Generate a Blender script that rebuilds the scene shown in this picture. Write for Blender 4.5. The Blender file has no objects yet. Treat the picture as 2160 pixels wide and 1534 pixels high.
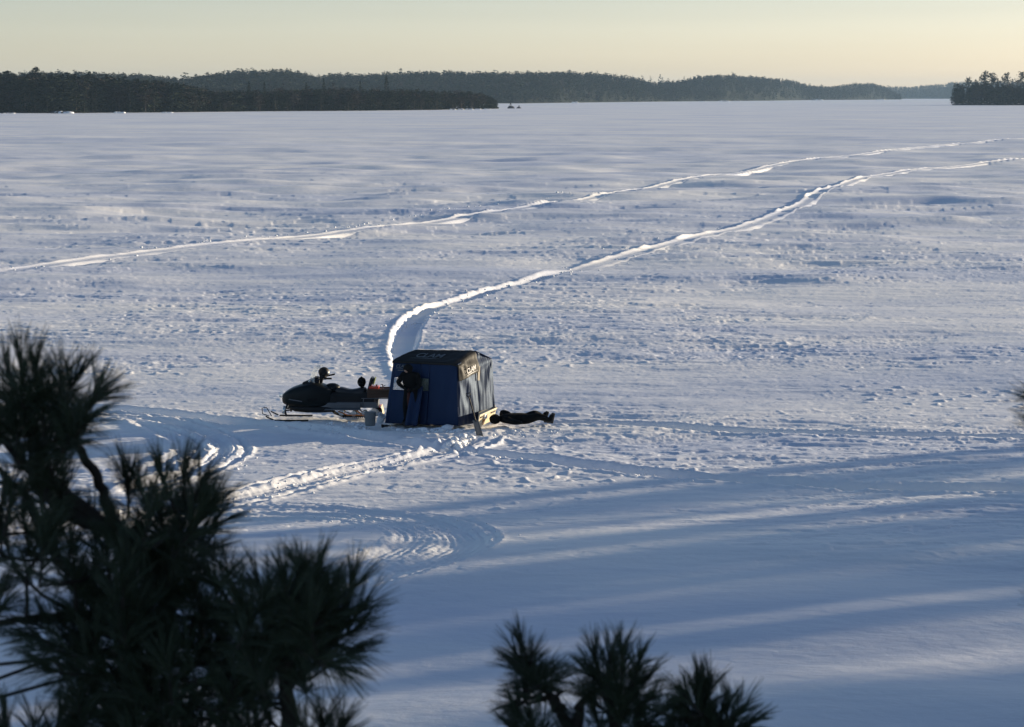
import bpy, bmesh, math, random
import numpy as np
from mathutils import Vector, Matrix
R = math.radians
S = bpy.context.scene
COL = S.collection
F = 4800.0; CX, CY = 1080.0, 767.0; H = 8.1; HOR = 203.0
PITCH = math.atan((CY - HOR) / F)
AZ = R(62); EL = R(7.6)                      # sun: right of the view direction, low
SUN = Vector((math.sin(AZ) * math.cos(EL), math.cos(AZ) * math.cos(EL), math.sin(EL)))
SH = (math.sin(AZ), math.cos(AZ))

def ray(px, py):
    a, b = (px - CX) / F, (CY - py) / F
    c, s = math.cos(PITCH), math.sin(PITCH)
    return Vector((a, c + b * s, -s + b * c))
def G(px, py, z=0.0):
    d = ray(px, py); t = (z - H) / d.z
    return Vector((d.x * t, d.y * t, z))
def P(px, py, y):
    d = ray(px, py); t = y / d.y
    return Vector((d.x * t, y, H + d.z * t))
def UV(u, v):
    return (v * SH[0] - u * SH[1], v * SH[1] + u * SH[0])

# ------------------------------------------------------------------ tagging
def tag(o, label=None, cat=None, group=None, kind=None):
    if label: o['label'] = label
    if cat: o['category'] = cat
    if group: o['group'] = group
    if kind: o['kind'] = kind
    return o
def empty(name, loc=(0, 0, 0), rz=0.0, parent=None):
    o = bpy.data.objects.new(name, None); COL.objects.link(o)
    o.location = loc; o.rotation_euler = (0, 0, rz); o.empty_display_size = .2
    if parent: o.parent = parent
    return o
def link(name, me, parent=None, loc=None):
    o = bpy.data.objects.new(name, me); COL.objects.link(o)
    if parent: o.parent = parent
    if loc: o.location = loc
    return o

# ------------------------------------------------------------------ mesh builder
class MB:
    def __init__(s): s.v = []; s.f = []; s.m = []
    def add(s, vs, fs, mi=0):
        n = len(s.v); s.v += [tuple(v) for v in vs]
        s.f += [tuple(i + n for i in f) for f in fs]; s.m += [mi] * len(fs); return s
    def box(s, c, size, mi=0, rot=None, taper=1.0):
        hx, hy, hz = (k / 2 for k in size); vs = []
        for z in (-hz, hz):
            t = taper if z > 0 else 1.0
            for x, y in ((-hx, -hy), (hx, -hy), (hx, hy), (-hx, hy)):
                v = Vector((x * t, y * t, z))
                if rot: v = rot @ v
                vs.append(v + Vector(c))
        return s.add(vs, [(3, 2, 1, 0), (4, 5, 6, 7), (0, 1, 5, 4), (1, 2, 6, 5), (2, 3, 7, 6), (3, 0, 4, 7)], mi)
    def tube(s, pts, r, n=8, mi=0, cap=True):
        pts = [Vector(p) for p in pts]
        rs = r if isinstance(r, (list, tuple)) else [r] * len(pts)
        vs = []; fs = []
        for i, p in enumerate(pts):
            a = pts[max(i - 1, 0)]; b = pts[min(i + 1, len(pts) - 1)]
            d = (b - a).normalized() if (b - a).length > 1e-9 else Vector((0, 0, 1))
            x = d.cross(Vector((0, 0, 1)) if abs(d.z) < .9 else Vector((1, 0, 0))).normalized(); y = d.cross(x)
            for k in range(n):
                t = 2 * math.pi * k / n
                vs.append(p + (x * math.cos(t) + y * math.sin(t)) * rs[i])
        for i in range(len(pts) - 1):
            for k in range(n):
                a = i * n + k; b = i * n + (k + 1) % n
                fs.append((a, b, b + n, a + n))
        if cap:
            fs.append(tuple(range(n))[::-1]); fs.append(tuple((len(pts) - 1) * n + k for k in range(n)))
        return s.add(vs, fs, mi)
    def lathe(s, prof, c=(0, 0, 0), n=20, mi=0):
        vs = []; fs = []
        for (r, z) in prof:
            for k in range(n):
                t = 2 * math.pi * k / n; vs.append((c[0] + r * math.cos(t), c[1] + r * math.sin(t), c[2] + z))
        for i in range(len(prof) - 1):
            for k in range(n):
                a = i * n + k; b = i * n + (k + 1) % n; fs.append((a, b, b + n, a + n))
        fs.append(tuple(range(n))[::-1]); fs.append(tuple((len(prof) - 1) * n + k for k in range(n)))
        return s.add(vs, fs, mi)
    def loft(s, rings, mi=0, close=True):
        n = len(rings[0]); vs = [p for r in rings for p in r]; fs = []
        for i in range(len(rings) - 1):
            for k in range(n if close else n - 1):
                a = i * n + k; b = i * n + (k + 1) % n; fs.append((a, b, b + n, a + n))
        if close:
            fs.append(tuple(range(n))[::-1]); fs.append(tuple((len(rings) - 1) * n + k for k in range(n)))
        return s.add(vs, fs, mi)
    def ball(s, c, r, n=10, mi=0, sq=(1, 1, 1), seed=None, rough=0):
        rnd = random.Random(seed); vs = []; fs = []
        for i in range(n + 1):
            ph = math.pi * i / n
            for k in range(n * 2):
                t = math.pi * k / n; q = 1 + (rnd.uniform(-rough, rough) if rough else 0)
                vs.append((c[0] + r * sq[0] * q * math.sin(ph) * math.cos(t), c[1] + r * sq[1] * q * math.sin(ph) * math.sin(t), c[2] + r * sq[2] * q * math.cos(ph)))
        m = n * 2
        for i in range(n):
            for k in range(m): fs.append((i * m + k, (i + 1) * m + k, (i + 1) * m + (k + 1) % m, i * m + (k + 1) % m))
        return s.add(vs, fs, mi)
    def mesh(s, name, mats, smooth=False, bevel=0):
        me = bpy.data.meshes.new(name); me.from_pydata(s.v, [], s.f)
        for m in (mats if isinstance(mats, (list, tuple)) else [mats]): me.materials.append(m)
        me.polygons.foreach_set('material_index', s.m)
        bm = bmesh.new(); bm.from_mesh(me); bmesh.ops.remove_doubles(bm, verts=bm.verts, dist=1e-5)
        bmesh.ops.recalc_face_normals(bm, faces=bm.faces); bm.to_mesh(me); bm.free()
        if smooth: me.polygons.foreach_set('use_smooth', [True] * len(me.polygons))
        me.update(); return me
    def build(s, name, mats, parent=None, smooth=False, bevel=0, sub=0):
        o = link(name, s.mesh(name, mats, smooth), parent)
        if bevel:
            b = o.modifiers.new('bevel', 'BEVEL'); b.width = bevel; b.segments = 2; b.limit_method = 'ANGLE'
        if sub:
            b = o.modifiers.new('sub', 'SUBSURF'); b.levels = sub; b.render_levels = sub
        return o
def npmesh(name, V, FA, mats, mi=None, smooth=False):
    """V (n,3) float, FA (m,k) int"""
    me = bpy.data.meshes.new(name); k = FA.shape[1]
    me.vertices.add(len(V)); me.vertices.foreach_set('co', np.ascontiguousarray(V, dtype=np.float32).ravel())
    me.loops.add(FA.size); me.loops.foreach_set('vertex_index', np.ascontiguousarray(FA, dtype=np.int32).ravel())
    me.polygons.add(len(FA)); me.polygons.foreach_set('loop_start', np.arange(0, FA.size, k, dtype=np.int32))
    me.polygons.foreach_set('loop_total', np.full(len(FA), k, dtype=np.int32))
    for m in mats: me.materials.append(m)
    if mi is not None: me.polygons.foreach_set('material_index', mi.astype(np.int32))
    if smooth: me.polygons.foreach_set('use_smooth', np.ones(len(FA), dtype=bool))
    me.update(calc_edges=True); return me

# ------------------------------------------------------------------ materials
def newmat(name):
    m = bpy.data.materials.new(name); m.use_nodes = True; nt = m.node_tree
    return m, nt, nt.nodes['Principled BSDF']
def mat(name, c, rough=.6, metal=0, var=.15, scale=8, bump=0, spec=.4, coat=0, sheen=0, alpha=1, stretch=None, trans=0, stint=None):
    m, nt, b = newmat(name); N = nt.nodes.new; L = nt.links.new
    tc = N('ShaderNodeTexCoord'); mp = N('ShaderNodeMapping'); no = N('ShaderNodeTexNoise')
    no.inputs['Scale'].default_value = scale; no.inputs['Detail'].default_value = 6
    L(tc.outputs['Object'], mp.inputs[0]); L(mp.outputs[0], no.inputs['Vector'])
    if stretch: mp.inputs['Scale'].default_value = stretch
    mx = N('ShaderNodeMix'); mx.data_type = 'RGBA'
    mx.inputs[6].default_value = (*[k * (1 - var) for k in c], 1); mx.inputs[7].default_value = (*[min(1, k * (1 + var)) for k in c], 1)
    L(no.outputs[0], mx.inputs[0]); L(mx.outputs[2], b.inputs['Base Color'])
    b.inputs['Roughness'].default_value = rough; b.inputs['Metallic'].default_value = metal
    b.inputs['Specular IOR Level'].default_value = spec; b.inputs['Coat Weight'].default_value = coat
    b.inputs['Sheen Weight'].default_value = sheen; b.inputs['Alpha'].default_value = alpha
    b.inputs['Transmission Weight'].default_value = trans
    if stint: b.inputs['Specular Tint'].default_value = (*stint, 1)
    if bump:
        bp = N('ShaderNodeBump'); bp.inputs['Strength'].default_value = 1; bp.inputs['Distance'].default_value = bump
        L(no.outputs[0], bp.inputs['Height']); L(bp.outputs[0], b.inputs['Normal'])
    return m

def snow_material():
    m, nt, b = newmat('snow'); N = nt.nodes.new; L = nt.links.new
    ge = N('ShaderNodeNewGeometry')
    def noise(sc, det, st=(1, 1, 1), dis=0, rgh=.55):
        mp = N('ShaderNodeMapping'); mp.inputs['Scale'].default_value = st; mp.inputs['Rotation'].default_value = (0, 0, R(12))
        L(ge.outputs['Position'], mp.inputs[0]); n = N('ShaderNodeTexNoise')
        n.inputs['Scale'].default_value = sc; n.inputs['Detail'].default_value = det; n.inputs['Distortion'].default_value = dis
        n.inputs['Roughness'].default_value = rgh
        L(mp.outputs[0], n.inputs['Vector']); return n
    big = noise(.035, 5, (.55, 1.3, 1), .3)  # snow tone patches; also colour in the shading of far, unmodelled relief
    cr = N('ShaderNodeValToRGB'); cr.color_ramp.elements[0].position = .41; cr.color_ramp.elements[0].color = (.66, .70, .79, 1)
    cr.color_ramp.elements[1].position = .58; cr.color_ramp.elements[1].color = (.92, .91, .88, 1)
    big2 = noise(.16, 6, (.30, 1.3, 1), .4); av = N('ShaderNodeMix'); av.inputs[0].default_value = .5; L(big.outputs[0], av.inputs[2]); L(big2.outputs[0], av.inputs[3])
    L(av.outputs[0], cr.inputs[0]); L(cr.outputs[0], b.inputs['Base Color'])
    b.inputs['Roughness'].default_value = .55; b.inputs['Specular IOR Level'].default_value = .25
    last = None
    for sc, det, st, dist in ((.9, 4, (.6, 1.2, 1), .045), (5, 5, (.7, 1, 1), .012), (28, 4, (1, 1, 1), .003)):
        n = noise(sc, det, st, .4); bp = N('ShaderNodeBump'); bp.inputs['Strength'].default_value = 1; bp.inputs['Distance'].default_value = dist
        L(n.outputs[0], bp.inputs['Height'])
        if last: L(last.outputs[0], bp.inputs['Normal'])
        last = bp
    L(last.outputs[0], b.inputs['Normal'])
    return m

M = {}
M['snow'] = snow_material()
M['snowclod'] = mat('snow_lump', (.86, .87, .88), .6, var=.05, bump=.01, scale=20)
M['needle'] = mat('pine_needle', (.030, .042, .019), .6, var=.4, scale=3)
M['bark'] = mat('pine_bark', (.035, .027, .02), .9, var=.5, scale=30, bump=.01, stretch=(1, 1, .3))
M['conifer'] = mat('conifer_foliage', (.015, .024, .015), .9, spec=.1, var=.5, scale=.12)
M['conifer2'] = mat('pine_foliage', (.020, .029, .018), .9, spec=.1, var=.5, scale=.15)
M['brownish'] = mat('bare_twigs', (.036, .031, .025), .9, spec=.1, var=.35, scale=.15)
M['tbark'] = mat('trunk_bark', (.07, .055, .045), .9, var=.3, scale=2)
M['floor'] = mat('forest_floor', (.022, .027, .022), .95, spec=.05, var=.5, scale=.03)
M['rock'] = mat('shore_rock', (.13, .12, .12), .9, var=.4, scale=.8, bump=.1)
M['navy'] = mat('navy_tent_fabric', (.006, .009, .038), .62, spec=.62, stint=(.34, .64, 1), var=.12, scale=5, bump=.003)
M['blackfab'] = mat('black_tent_fabric', (.013, .013, .011), .62, spec=.3, var=.2, scale=6, bump=.004)
M['white'] = mat('white_print', (.75, .74, .70), .5, var=.04)
M['greyprint'] = mat('grey_print', (.12, .135, .14), .5, var=.04)
M['tan'] = mat('cream_plastic', (.62, .53, .36), .45, var=.08)
M['tarp'] = mat('strap_webbing', (.62, .55, .42), .7)
M['orange'] = mat('orange_decal', (.7, .22, .05), .5)
M['red'] = mat('red_plastic', (.65, .06, .03), .35, coat=.5)
M['hood'] = mat('dark_green_hood', (.005, .008, .008), .42, spec=.22, var=.2)
M['blackpl'] = mat('black_plastic', (.014, .014, .014), .6, spec=.25, var=.2)
M['rubber'] = mat('rubber', (.014, .014, .014), .9, spec=.12, bump=.003)
M['vinyl'] = mat('black_vinyl', (.018, .018, .02), .45, var=.2)
M['alu'] = mat('grey_metal', (.12, .13, .14), .45, metal=.4, var=.2)
M['chrome'] = mat('bright_metal', (.7, .68, .62), .2, metal=.9, var=.05)
M['wood'] = mat('dark_plywood', (.075, .04, .024), .7, var=.3, scale=4, stretch=(.2, 3, 3))
M['grey'] = mat('grey_bucket', (.13, .15, .155), .5, var=.08)
M['suit'] = mat('black_snowsuit', (.007, .008, .008), .9, spec=.15, var=.3, scale=12, bump=.006)
M['suit2'] = mat('charcoal_snowsuit', (.010, .010, .009), .9, spec=.15, var=.3, scale=12, bump=.006)
M['skin'] = mat('skin', (.42, .27, .2), .5, var=.08)
M['boot'] = mat('boot_rubber', (.02, .02, .018), .7)
M['wshield'] = mat('clear_plastic', (.7, .75, .75), .15, alpha=.22, var=.02)
M['window'] = mat('vinyl_window', (.55, .6, .65), .25, alpha=.30, var=.05)
M['window2'] = mat('tinted_vinyl_window', (.06, .09, .07), .25, alpha=.8, var=.1)
M['green'] = mat('lit_side_green', (.10, .13, .05), .7, var=.1)  # lighter green that paints the backrest's sunlit side
M['lens'] = mat('lamp_lens', (.8, .78, .7), .1, metal=.6)
M['brown'] = mat('rust_red_cloth', (.05, .014, .011), .8)

# ------------------------------------------------------------------ noise
def _h(ix, iy, seed):
    h = (ix.astype(np.uint32) * np.uint32(374761393) + iy.astype(np.uint32) * np.uint32(668265263) + np.uint32((seed * 2246822519) & 0xffffffff))
    h = (h ^ (h >> np.uint32(13))) * np.uint32(1274126177)
    return (h ^ (h >> np.uint32(16))).astype(np.float32) * np.float32(6.2831853 / 4294967296.0)
def gn(x, y, seed=0):
    x = x.astype(np.float32); y = y.astype(np.float32)
    fx = np.floor(x); fy = np.floor(y); ix = fx.astype(np.int64); iy = fy.astype(np.int64)
    dx = x - fx; dy = y - fy
    u = dx * dx * dx * (dx * (dx * 6 - 15) + 10); v = dy * dy * dy * (dy * (dy * 6 - 15) + 10)
    def g(i, j):
        a = _h(ix + i, iy + j, seed); return np.cos(a) * (dx - i) + np.sin(a) * (dy - j)
    a = g(0, 0); b = g(1, 0); c = g(0, 1); d = g(1, 1)
    return ((a + (b - a) * u) + ((c + (d - c) * u) - (a + (b - a) * u)) * v) * 1.5
def sst(a, b, x):
    t = np.clip((x - a) / (b - a), 0, 1); return t * t * (3 - 2 * t)

# ------------------------------------------------------------------ tracks pressed in the snow
def smooth_poly(pts, n=8):
    out = []
    p = [pts[0]] + list(pts) + [pts[-1]]
    for i in range(1, len(p) - 2):
        for k in range(n):
            t = k / n; a, b, c, d = p[i - 1], p[i], p[i + 1], p[i + 2]
            out.append(tuple(.5 * (2 * b[j] + (c[j] - a[j]) * t + (2 * a[j] - 5 * b[j] + 4 * c[j] - d[j]) * t * t + (3 * b[j] - a[j] - 3 * c[j] + d[j]) * t ** 3) for j in (0, 1)))
    out.append(tuple(pts[-1])); return out
TR = []
def track(px, w, depth, berm, ski=0.0, ripple=0.0, seed=0, lump=1.0, shift=0.0):
    g = [G(*p) for p in px]
    pl = smooth_poly([(q.x, q.y) for q in g]); TR.append((np.array(pl), w, depth, berm, ski, ripple, seed, lump, shift))
track([(-260, 600), (0, 573), (200, 548), (500, 515), (850, 478), (1000, 459), (1200, 431), (1400, 391), (1500, 372), (1700, 341), (1900, 317), (2060, 302), (2160, 294), (2500, 272)], 1.0, .11, .06, seed=1)
track([(2600, 308), (2160, 340), (1950, 358), (1830, 376), (1765, 396), (1700, 428), (1640, 458), (1500, 498), (1400, 525), (1250, 562), (1100, 597), (1000, 625), (930, 646), (885, 670), (862, 700), (850, 735), (860, 780), (900, 830)], .80, .11, .03, seed=2, lump=1.8)
track([(2300, 1040), (2160, 1036), (1800, 1028), (1500, 1008), (1300, 988), (1100, 962), (940, 940), (780, 915), (620, 893), (480, 885), (330, 866), (180, 852), (0, 846)], .95, .48, .03, seed=3, lump=1.5)
track([(2300, 922), (2160, 917), (1800, 911), (1500, 900), (1300, 890), (1175, 887), (1060, 895)], .74, .40, .010, seed=4, lump=1.5)
track([(-100, 1150), (200, 1098), (480, 1052), (700, 1002), (905, 957), (985, 928), (1012, 912)], .60, .075, .040, ski=.98, ripple=.022, seed=5, lump=1.3)
track([(-60, 1060), (200, 1058), (470, 1068), (700, 1070), (880, 1092), (950, 1116), (972, 1146), (930, 1178), (845, 1202), (700, 1240), (500, 1290)], .95, .060, .012, ski=1.15, ripple=.012, seed=6, lump=.9)
track([(470, 1080), (700, 1084), (820, 1105), (872, 1130), (870, 1152), (820, 1180), (720, 1215)], .55, .020, .006, ski=.6, ripple=.010, seed=7, lump=.6)
track([(120, 866), (300, 880), (420, 905), (470, 935), (450, 965), (380, 1000), (250, 1040)], .55, .10, .07, ski=.95, ripple=.02, seed=8)
track([(0, 880), (250, 878), (330, 905), (380, 930), (372, 955), (300, 990)], .5, .07, .03, seed=9)
track([(620, 893), (700, 905), (860, 915), (1000, 915), (1100, 905)], .8, .06, .05, seed=10, lump=2.0)

def lake_height(x, y, dr):
    def fade(wl): return np.clip((wl / dr - 1.6) / 1.6, 0, 1)
    ca, sa = math.cos(R(10)), math.sin(R(10))
    X = x * ca + y * sa; Y = -x * sa + y * ca
    wx = gn(X / 5, Y / 5, 91) * 1.2; wy = gn(X / 5, Y / 5, 92) * 1.2
    h = np.zeros_like(x)
    for wl, st, sl, sd in ((60, 2.2, .004, 1), (26, 2.4, .007, 2), (12, 2.6, .010, 3), (5.5, 2.6, .016, 4)):
        h += gn((X + wx) / wl / st * 1.4, (Y + wy) / wl, sd) * wl * sl * fade(wl)
    patch = sst(-.35, .35, gn(X / 22, Y / 11, 31) + .5 * gn(X / 7, Y / 4, 32))
    near_smooth = sst(37, 46, y + .1 * x)                      # wind-smoothed snow lies towards the near shore
    rough = (.45 + .75 * patch) * (.30 + .70 * near_smooth)
    und = np.zeros_like(x)
    for wl, st, sl, sd in ((9, 2.4, .030, 21), (3.5, 2.6, .030, 22)): und += gn((X + wx) / wl / st, (Y + wy) / wl, sd) * wl * sl
    h += und * (1 - near_smooth)
    far = sst(60, 170, y)
    for wl, st, sl, sd in ((4, 2.2, .060, 23), (8, 2.4, .034, 24), (16, 2.4, .014, 25), (36, 2.4, .005, 26)): h += gn((X + wx) / wl / st, (Y + wy) / wl, sd) * wl * sl * far * fade(wl * 1.5)
    gain = .46 + .12 * sst(58, 75, y) + .62 * sst(75, 170, y)
    for wl, st, sl, sd in ((2.3, 2.6, .026, 5), (1.1, 2.6, .030, 6), (.55, 2.4, .045, 7), (.30, 2.2, .06, 8), (.17, 1.8, .07, 9)):
        n = gn((X + wx * .5) / wl / st, (Y + wy * .5) / wl, sd)
        h += (n - .4 * np.abs(n)) * wl * sl * fade(wl) * rough * gain
    gain = gain * (1.08 + .45 * sst(66, 130, y))
    # wind-cut scarps: flat crust with small sharp steps
    for wl, st, hgt, ed, th_, sd in ((3.2, 3.4, .026, .05, .24, 11), (1.5, 4.2, .034, .06, .22, 12), (.75, 4.0, .036, .08, .20, 13), (.40, 3.4, .028, .10, .15, 14)):
        n = gn((X + wx * .7) / wl / st, (Y + wy * .7) / wl, sd) + .22 * gn(X / wl * 1.9, Y / wl * 3.1, sd + 20)
        h += -hgt * sst(th_, th_ + ed, n) * fade(wl * .8) * rough * gain
        h += hgt * .45 * sst(th_ + .12, th_ + .12 + ed * 1.4, -n) * fade(wl * .8) * rough * gain
    clod = np.clip(gn(X / .35, Y / .35, 41) - .42, 0, 1) * sst(0.05, .5, gn(X / 6, Y / 5, 42)) * fade(.35)
    h += clod * .13 * near_smooth * (1 - sst(70, 92, y))
    # trampled snow round the shelter
    c = G(900, 900); dd = np.hypot((x - c.x) / 4.2, (y - c.y) / 1.9)
    tr = np.exp(-dd ** 2 * 1.2) * fade(.5)
    h += tr * (gn(x / .45, y / .45, 51) * .035 + np.abs(gn(x / .22, y / .22, 52)) * .025)
    for pl, w, dep, berm, ski, rip, sd, lump, sh in TR:
        m = 2.2
        mask = (x > pl[:, 0].min() - m) & (x < pl[:, 0].max() + m) & (y > pl[:, 1].min() - m) & (y < pl[:, 1].max() + m)
        idx = np.nonzero(mask)[0]
        if not len(idx): continue
        qx = x[idx]; qy = y[idx]; best = np.full(len(idx), 1e9, np.float32); sgn = np.zeros(len(idx), np.float32); sun_ = np.zeros(len(idx), np.float32); arc = np.zeros(len(idx), np.float32)
        acc = 0.0
        for i in range(len(pl) - 1):
            ax, ay = pl[i]; bx, by = pl[i + 1]; ex, ey = bx - ax, by - ay; l2 = ex * ex + ey * ey
            if l2 < 1e-8: continue
            l = math.sqrt(l2)
            near = (qx > min(ax, bx) - m) & (qx < max(ax, bx) + m) & (qy > min(ay, by) - m) & (qy < max(ay, by) + m)
            j = np.nonzero(near)[0]
            if len(j):
                px_, py_ = qx[j] - ax, qy[j] - ay
                t = np.clip((px_ * ex + py_ * ey) / l2, 0, 1)
                d = np.hypot(px_ - ex * t, py_ - ey * t)
                upd = d < best[j]; jj = j[upd]
                best[jj] = d[upd]; sun_[jj] = np.sign(ex * SH[1] - ey * SH[0]); sgn[jj] = np.sign(ex * py_[upd] - ey * px_[upd]); arc[jj] = acc + t[upd] * l
            acc += l
        ok = best < m
        ii = idx[ok]; d = best[ok]; s = sgn[ok]; a = arc[ok]; sd_ = d * s
        sd_ = sd_ + .045 * gn(a / 2.6, a * 0 + sd, 60 + sd) + .018 * gn(a / .5, a * 0 + sd, 61 + sd)
        d = np.abs(sd_)
        hw = w / 2
        farw = sst(75, 120, y[ii])
        wl_ = (.09 if sd in (1, 2) else .18 if sd == 5 else hw - .04 if sd in (3, 4) else .34) + .20 * farw
        prof = -dep * (1 - sst(hw - wl_, hw + .05, d)) + (.012 * gn(a / .3, sd_ * 6, 75 + sd) + .012 * gn(a / .12, sd_ * 9, 76 + sd)) * (d < hw + .3) * (y[ii] < 60)
        irregular = 1 + lump * (1 - .75 * farw) * (.5 * gn(a / .55, sd_ * 2, 70 + sd) + .5 * gn(a / .22, sd_ * 4, 71 + sd)) + .25 * gn(a / 3.5, a * 0, 72 + sd) * lump
        bside = np.where(np.sign(sd_) == sun_[ok], .35, 1.0)
        prof += berm * bside * np.exp(-((d - hw - .12) / .11) ** 2) * np.clip(irregular, .1, 2.5)
        if ski:
            prof += -dep * (.9 if sd == 5 else .55) * np.exp(-((d - ski / 2 - .05) / .06) ** 2) + berm * (1.1 if sd == 5 else .5) * np.exp(-((d - ski / 2 - .19) / .07) ** 2) * np.clip(irregular, 0, 2.5)
        if rip:
            prof += rip * np.sin(sd_ * 2 * math.pi / (.15 if sd > 5 else .13) + 1.6 * gn(a / 1.1, a * 0, 80 + sd)) * (d < hw * 1.1) * .8 * np.clip(.75 + 1.1 * gn(a / .8, sd_ * 2.5, 81 + sd), .05, 1.5)
        if sd in (1, 2): prof = prof * (1 - sst(100, 112, y[ii]))
        end = np.minimum(sst(0, .6, a), sst(0, .6, acc - a))
        # a fresh track flattens the roughness it crosses
        k = (1 - sst(hw - .05, hw + .15, d)) * .6
        h[ii] = h[ii] * (1 - k * end) + prof * end
    return h

def track_banks(k):
    """far stretch of a track: a trough between two banks of thrown up snow"""
    pl, w, dep, berm = TR[k][:4]; out = []
    seg = np.diff(pl, axis=0); L_ = np.concatenate([[0], np.cumsum(np.hypot(seg[:, 0], seg[:, 1]))])
    a = []; q = 0.0
    while q < L_[-1]:
        a.append(q); yy = float(np.interp(q, L_, pl[:, 1])); q += max(.22, yy / 700)
    a = np.array(a); cx = np.interp(a, L_, pl[:, 0]); cy = np.interp(a, L_, pl[:, 1])
    keep = cy > 98; a, cx, cy = a[keep], cx[keep], cy[keep]
    tx, ty = np.gradient(cx), np.gradient(cy); l = np.hypot(tx, ty); nx, ny = -ty / l, tx / l
    sside = np.sign(tx * SH[1] - ty * SH[0])
    off = np.array([-1.25, -1.0, -.82, -.72, -.62, -.50, -.36, -.2, 0, .2, .36, .50, .62, .72, .82, 1.0, 1.25])
    hh = np.array([-.12, .0, .08, .16, .20, .14, .05, .01, 0, .01, .05, .14, .20, .16, .08, .0, -.12])
    wob = .03 * gn(a / 2.6, a * 0 + k, 160) + .03 * gn(a / 9, a * 0 + k, 161)
    X = cx[:, None] + nx[:, None] * (off[None] * .72 + wob[:, None]); Y = cy[:, None] + ny[:, None] * (off[None] * .72 + wob[:, None])
    Z = grid_z(X.ravel(), Y.ravel()).reshape(X.shape)
    zc = Z.mean(1); kw = 22; pad = np.pad(zc, kw, mode='edge'); av = np.convolve(pad, np.ones(2 * kw + 1) / (2 * kw + 1), 'valid')
    lift = np.maximum(0, av[:, None] - Z) + .012 + .00020 * (cy[:, None] - 80)
    Z = Z + lift * (1 - sst(.55, 1.2, np.abs(off)))[None]
    side = np.sign(off)[None] * sside[:, None]
    hgt = np.where((side > 0) & (np.abs(off)[None] > .3), .08, 1.0) * hh[None]
    irr = 1 + .40 * gn(X / .9, Y / .9, 162) + .10 * gn(X / 3, Y / 3, 163) + .05 * gn(X / 12, Y / 12, 164)
    Z = Z + np.where(hh[None] > 0, hgt * np.clip(irr, .3, 1.8), hh[None]) * .46 * sst(99, 112, cy)[:, None] - .40 * (1 - sst(99, 110, cy))[:, None] + .012
    V = np.stack([X.ravel(), Y.ravel(), Z.ravel()], 1); n = len(off)
    i = (np.arange(len(a) - 1)[:, None] * n + np.arange(n - 1)[None, :]).ravel()
    FA = np.stack([i, i + 1, i + n + 1, i + n], 1)
    if k == 1: FA = FA[:, ::-1]
    tag(link('snow_track', npmesh('snow_track', V, FA, [M['snow']], smooth=True)), 'snowmobile track crossing the far part of the lake', kind='structure')

GRID = {}
def grid_z(x, y):
    rs, th, z = GRID['rs'], GRID['th'], GRID['z']
    r_ = np.hypot(x, y); t_ = np.arctan2(x, y)
    i = np.clip(np.searchsorted(rs, r_) - 1, 0, len(rs) - 2); j = np.clip(np.searchsorted(th, t_) - 1, 0, len(th) - 2)
    u = (r_ - rs[i]) / (rs[i + 1] - rs[i]); v = (t_ - th[j]) / (th[j + 1] - th[j])
    return (z[i, j] * (1 - u) + z[i + 1, j] * u) * (1 - v) + (z[i, j + 1] * (1 - u) + z[i + 1, j + 1] * u) * v
def build_lake():
    # dense where the snow is close, coarse far out and round the back
    rs = [6.0]
    while rs[-1] < 9500:
        r = rs[-1]
        if r < 26: rs.append(r + max(.12, .30 - (r - 6) * .012))
        else: rs.append(r + max(.045, r * r / 18400 * .48))
    rs = np.array(rs, np.float32)
    d = 1 / 2275.0
    th = list(np.arange(-R(14.2), R(14.2), d * 1.05))
    side = []; t = R(14.2); st = d * 2
    while t < math.pi - .02: side.append(t); t += st; st = min(st * 1.09, R(3))
    th = np.array([-k for k in side[::-1]] + th + side, np.float32)
    RR, TT = np.meshgrid(rs, th, indexing='ij')
    x = (RR * np.sin(TT)).ravel(); y = (RR * np.cos(TT)).ravel()
    drow = np.gradient(rs); dr = np.repeat(drow, len(th)).astype(np.float32)
    dcol = np.gradient(th); dr = np.maximum(dr * .8, (RR * dcol[None, :]).ravel())
    z = lake_height(x, y, dr)
    z *= np.clip(1.3 - np.abs(TT.ravel()) * 0, 0, 1)
    V = np.stack([x, y, z], 1)
    nr, nt = len(rs), len(th)
    i = np.arange(nr - 1)[:, None] * nt + np.arange(nt)[None, :]
    j = np.roll(i, -1, axis=1)
    FA = np.stack([i.ravel(), j.ravel(), (j + nt).ravel(), (i + nt).ravel()], 1)
    FA = FA[:, ::-1]
    me = npmesh('frozen_lake', V, FA, [M['snow']], smooth=True)
    o = link('frozen_lake', me); tag(o, 'snow covered frozen lake crossed by snowmobile tracks', None, kind='structure')
    print('lake', len(V)); GRID['rs'] = rs; GRID['th'] = th; GRID['z'] = z.reshape(nr, nt)
build_lake(); track_banks(0); track_banks(1)

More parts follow.
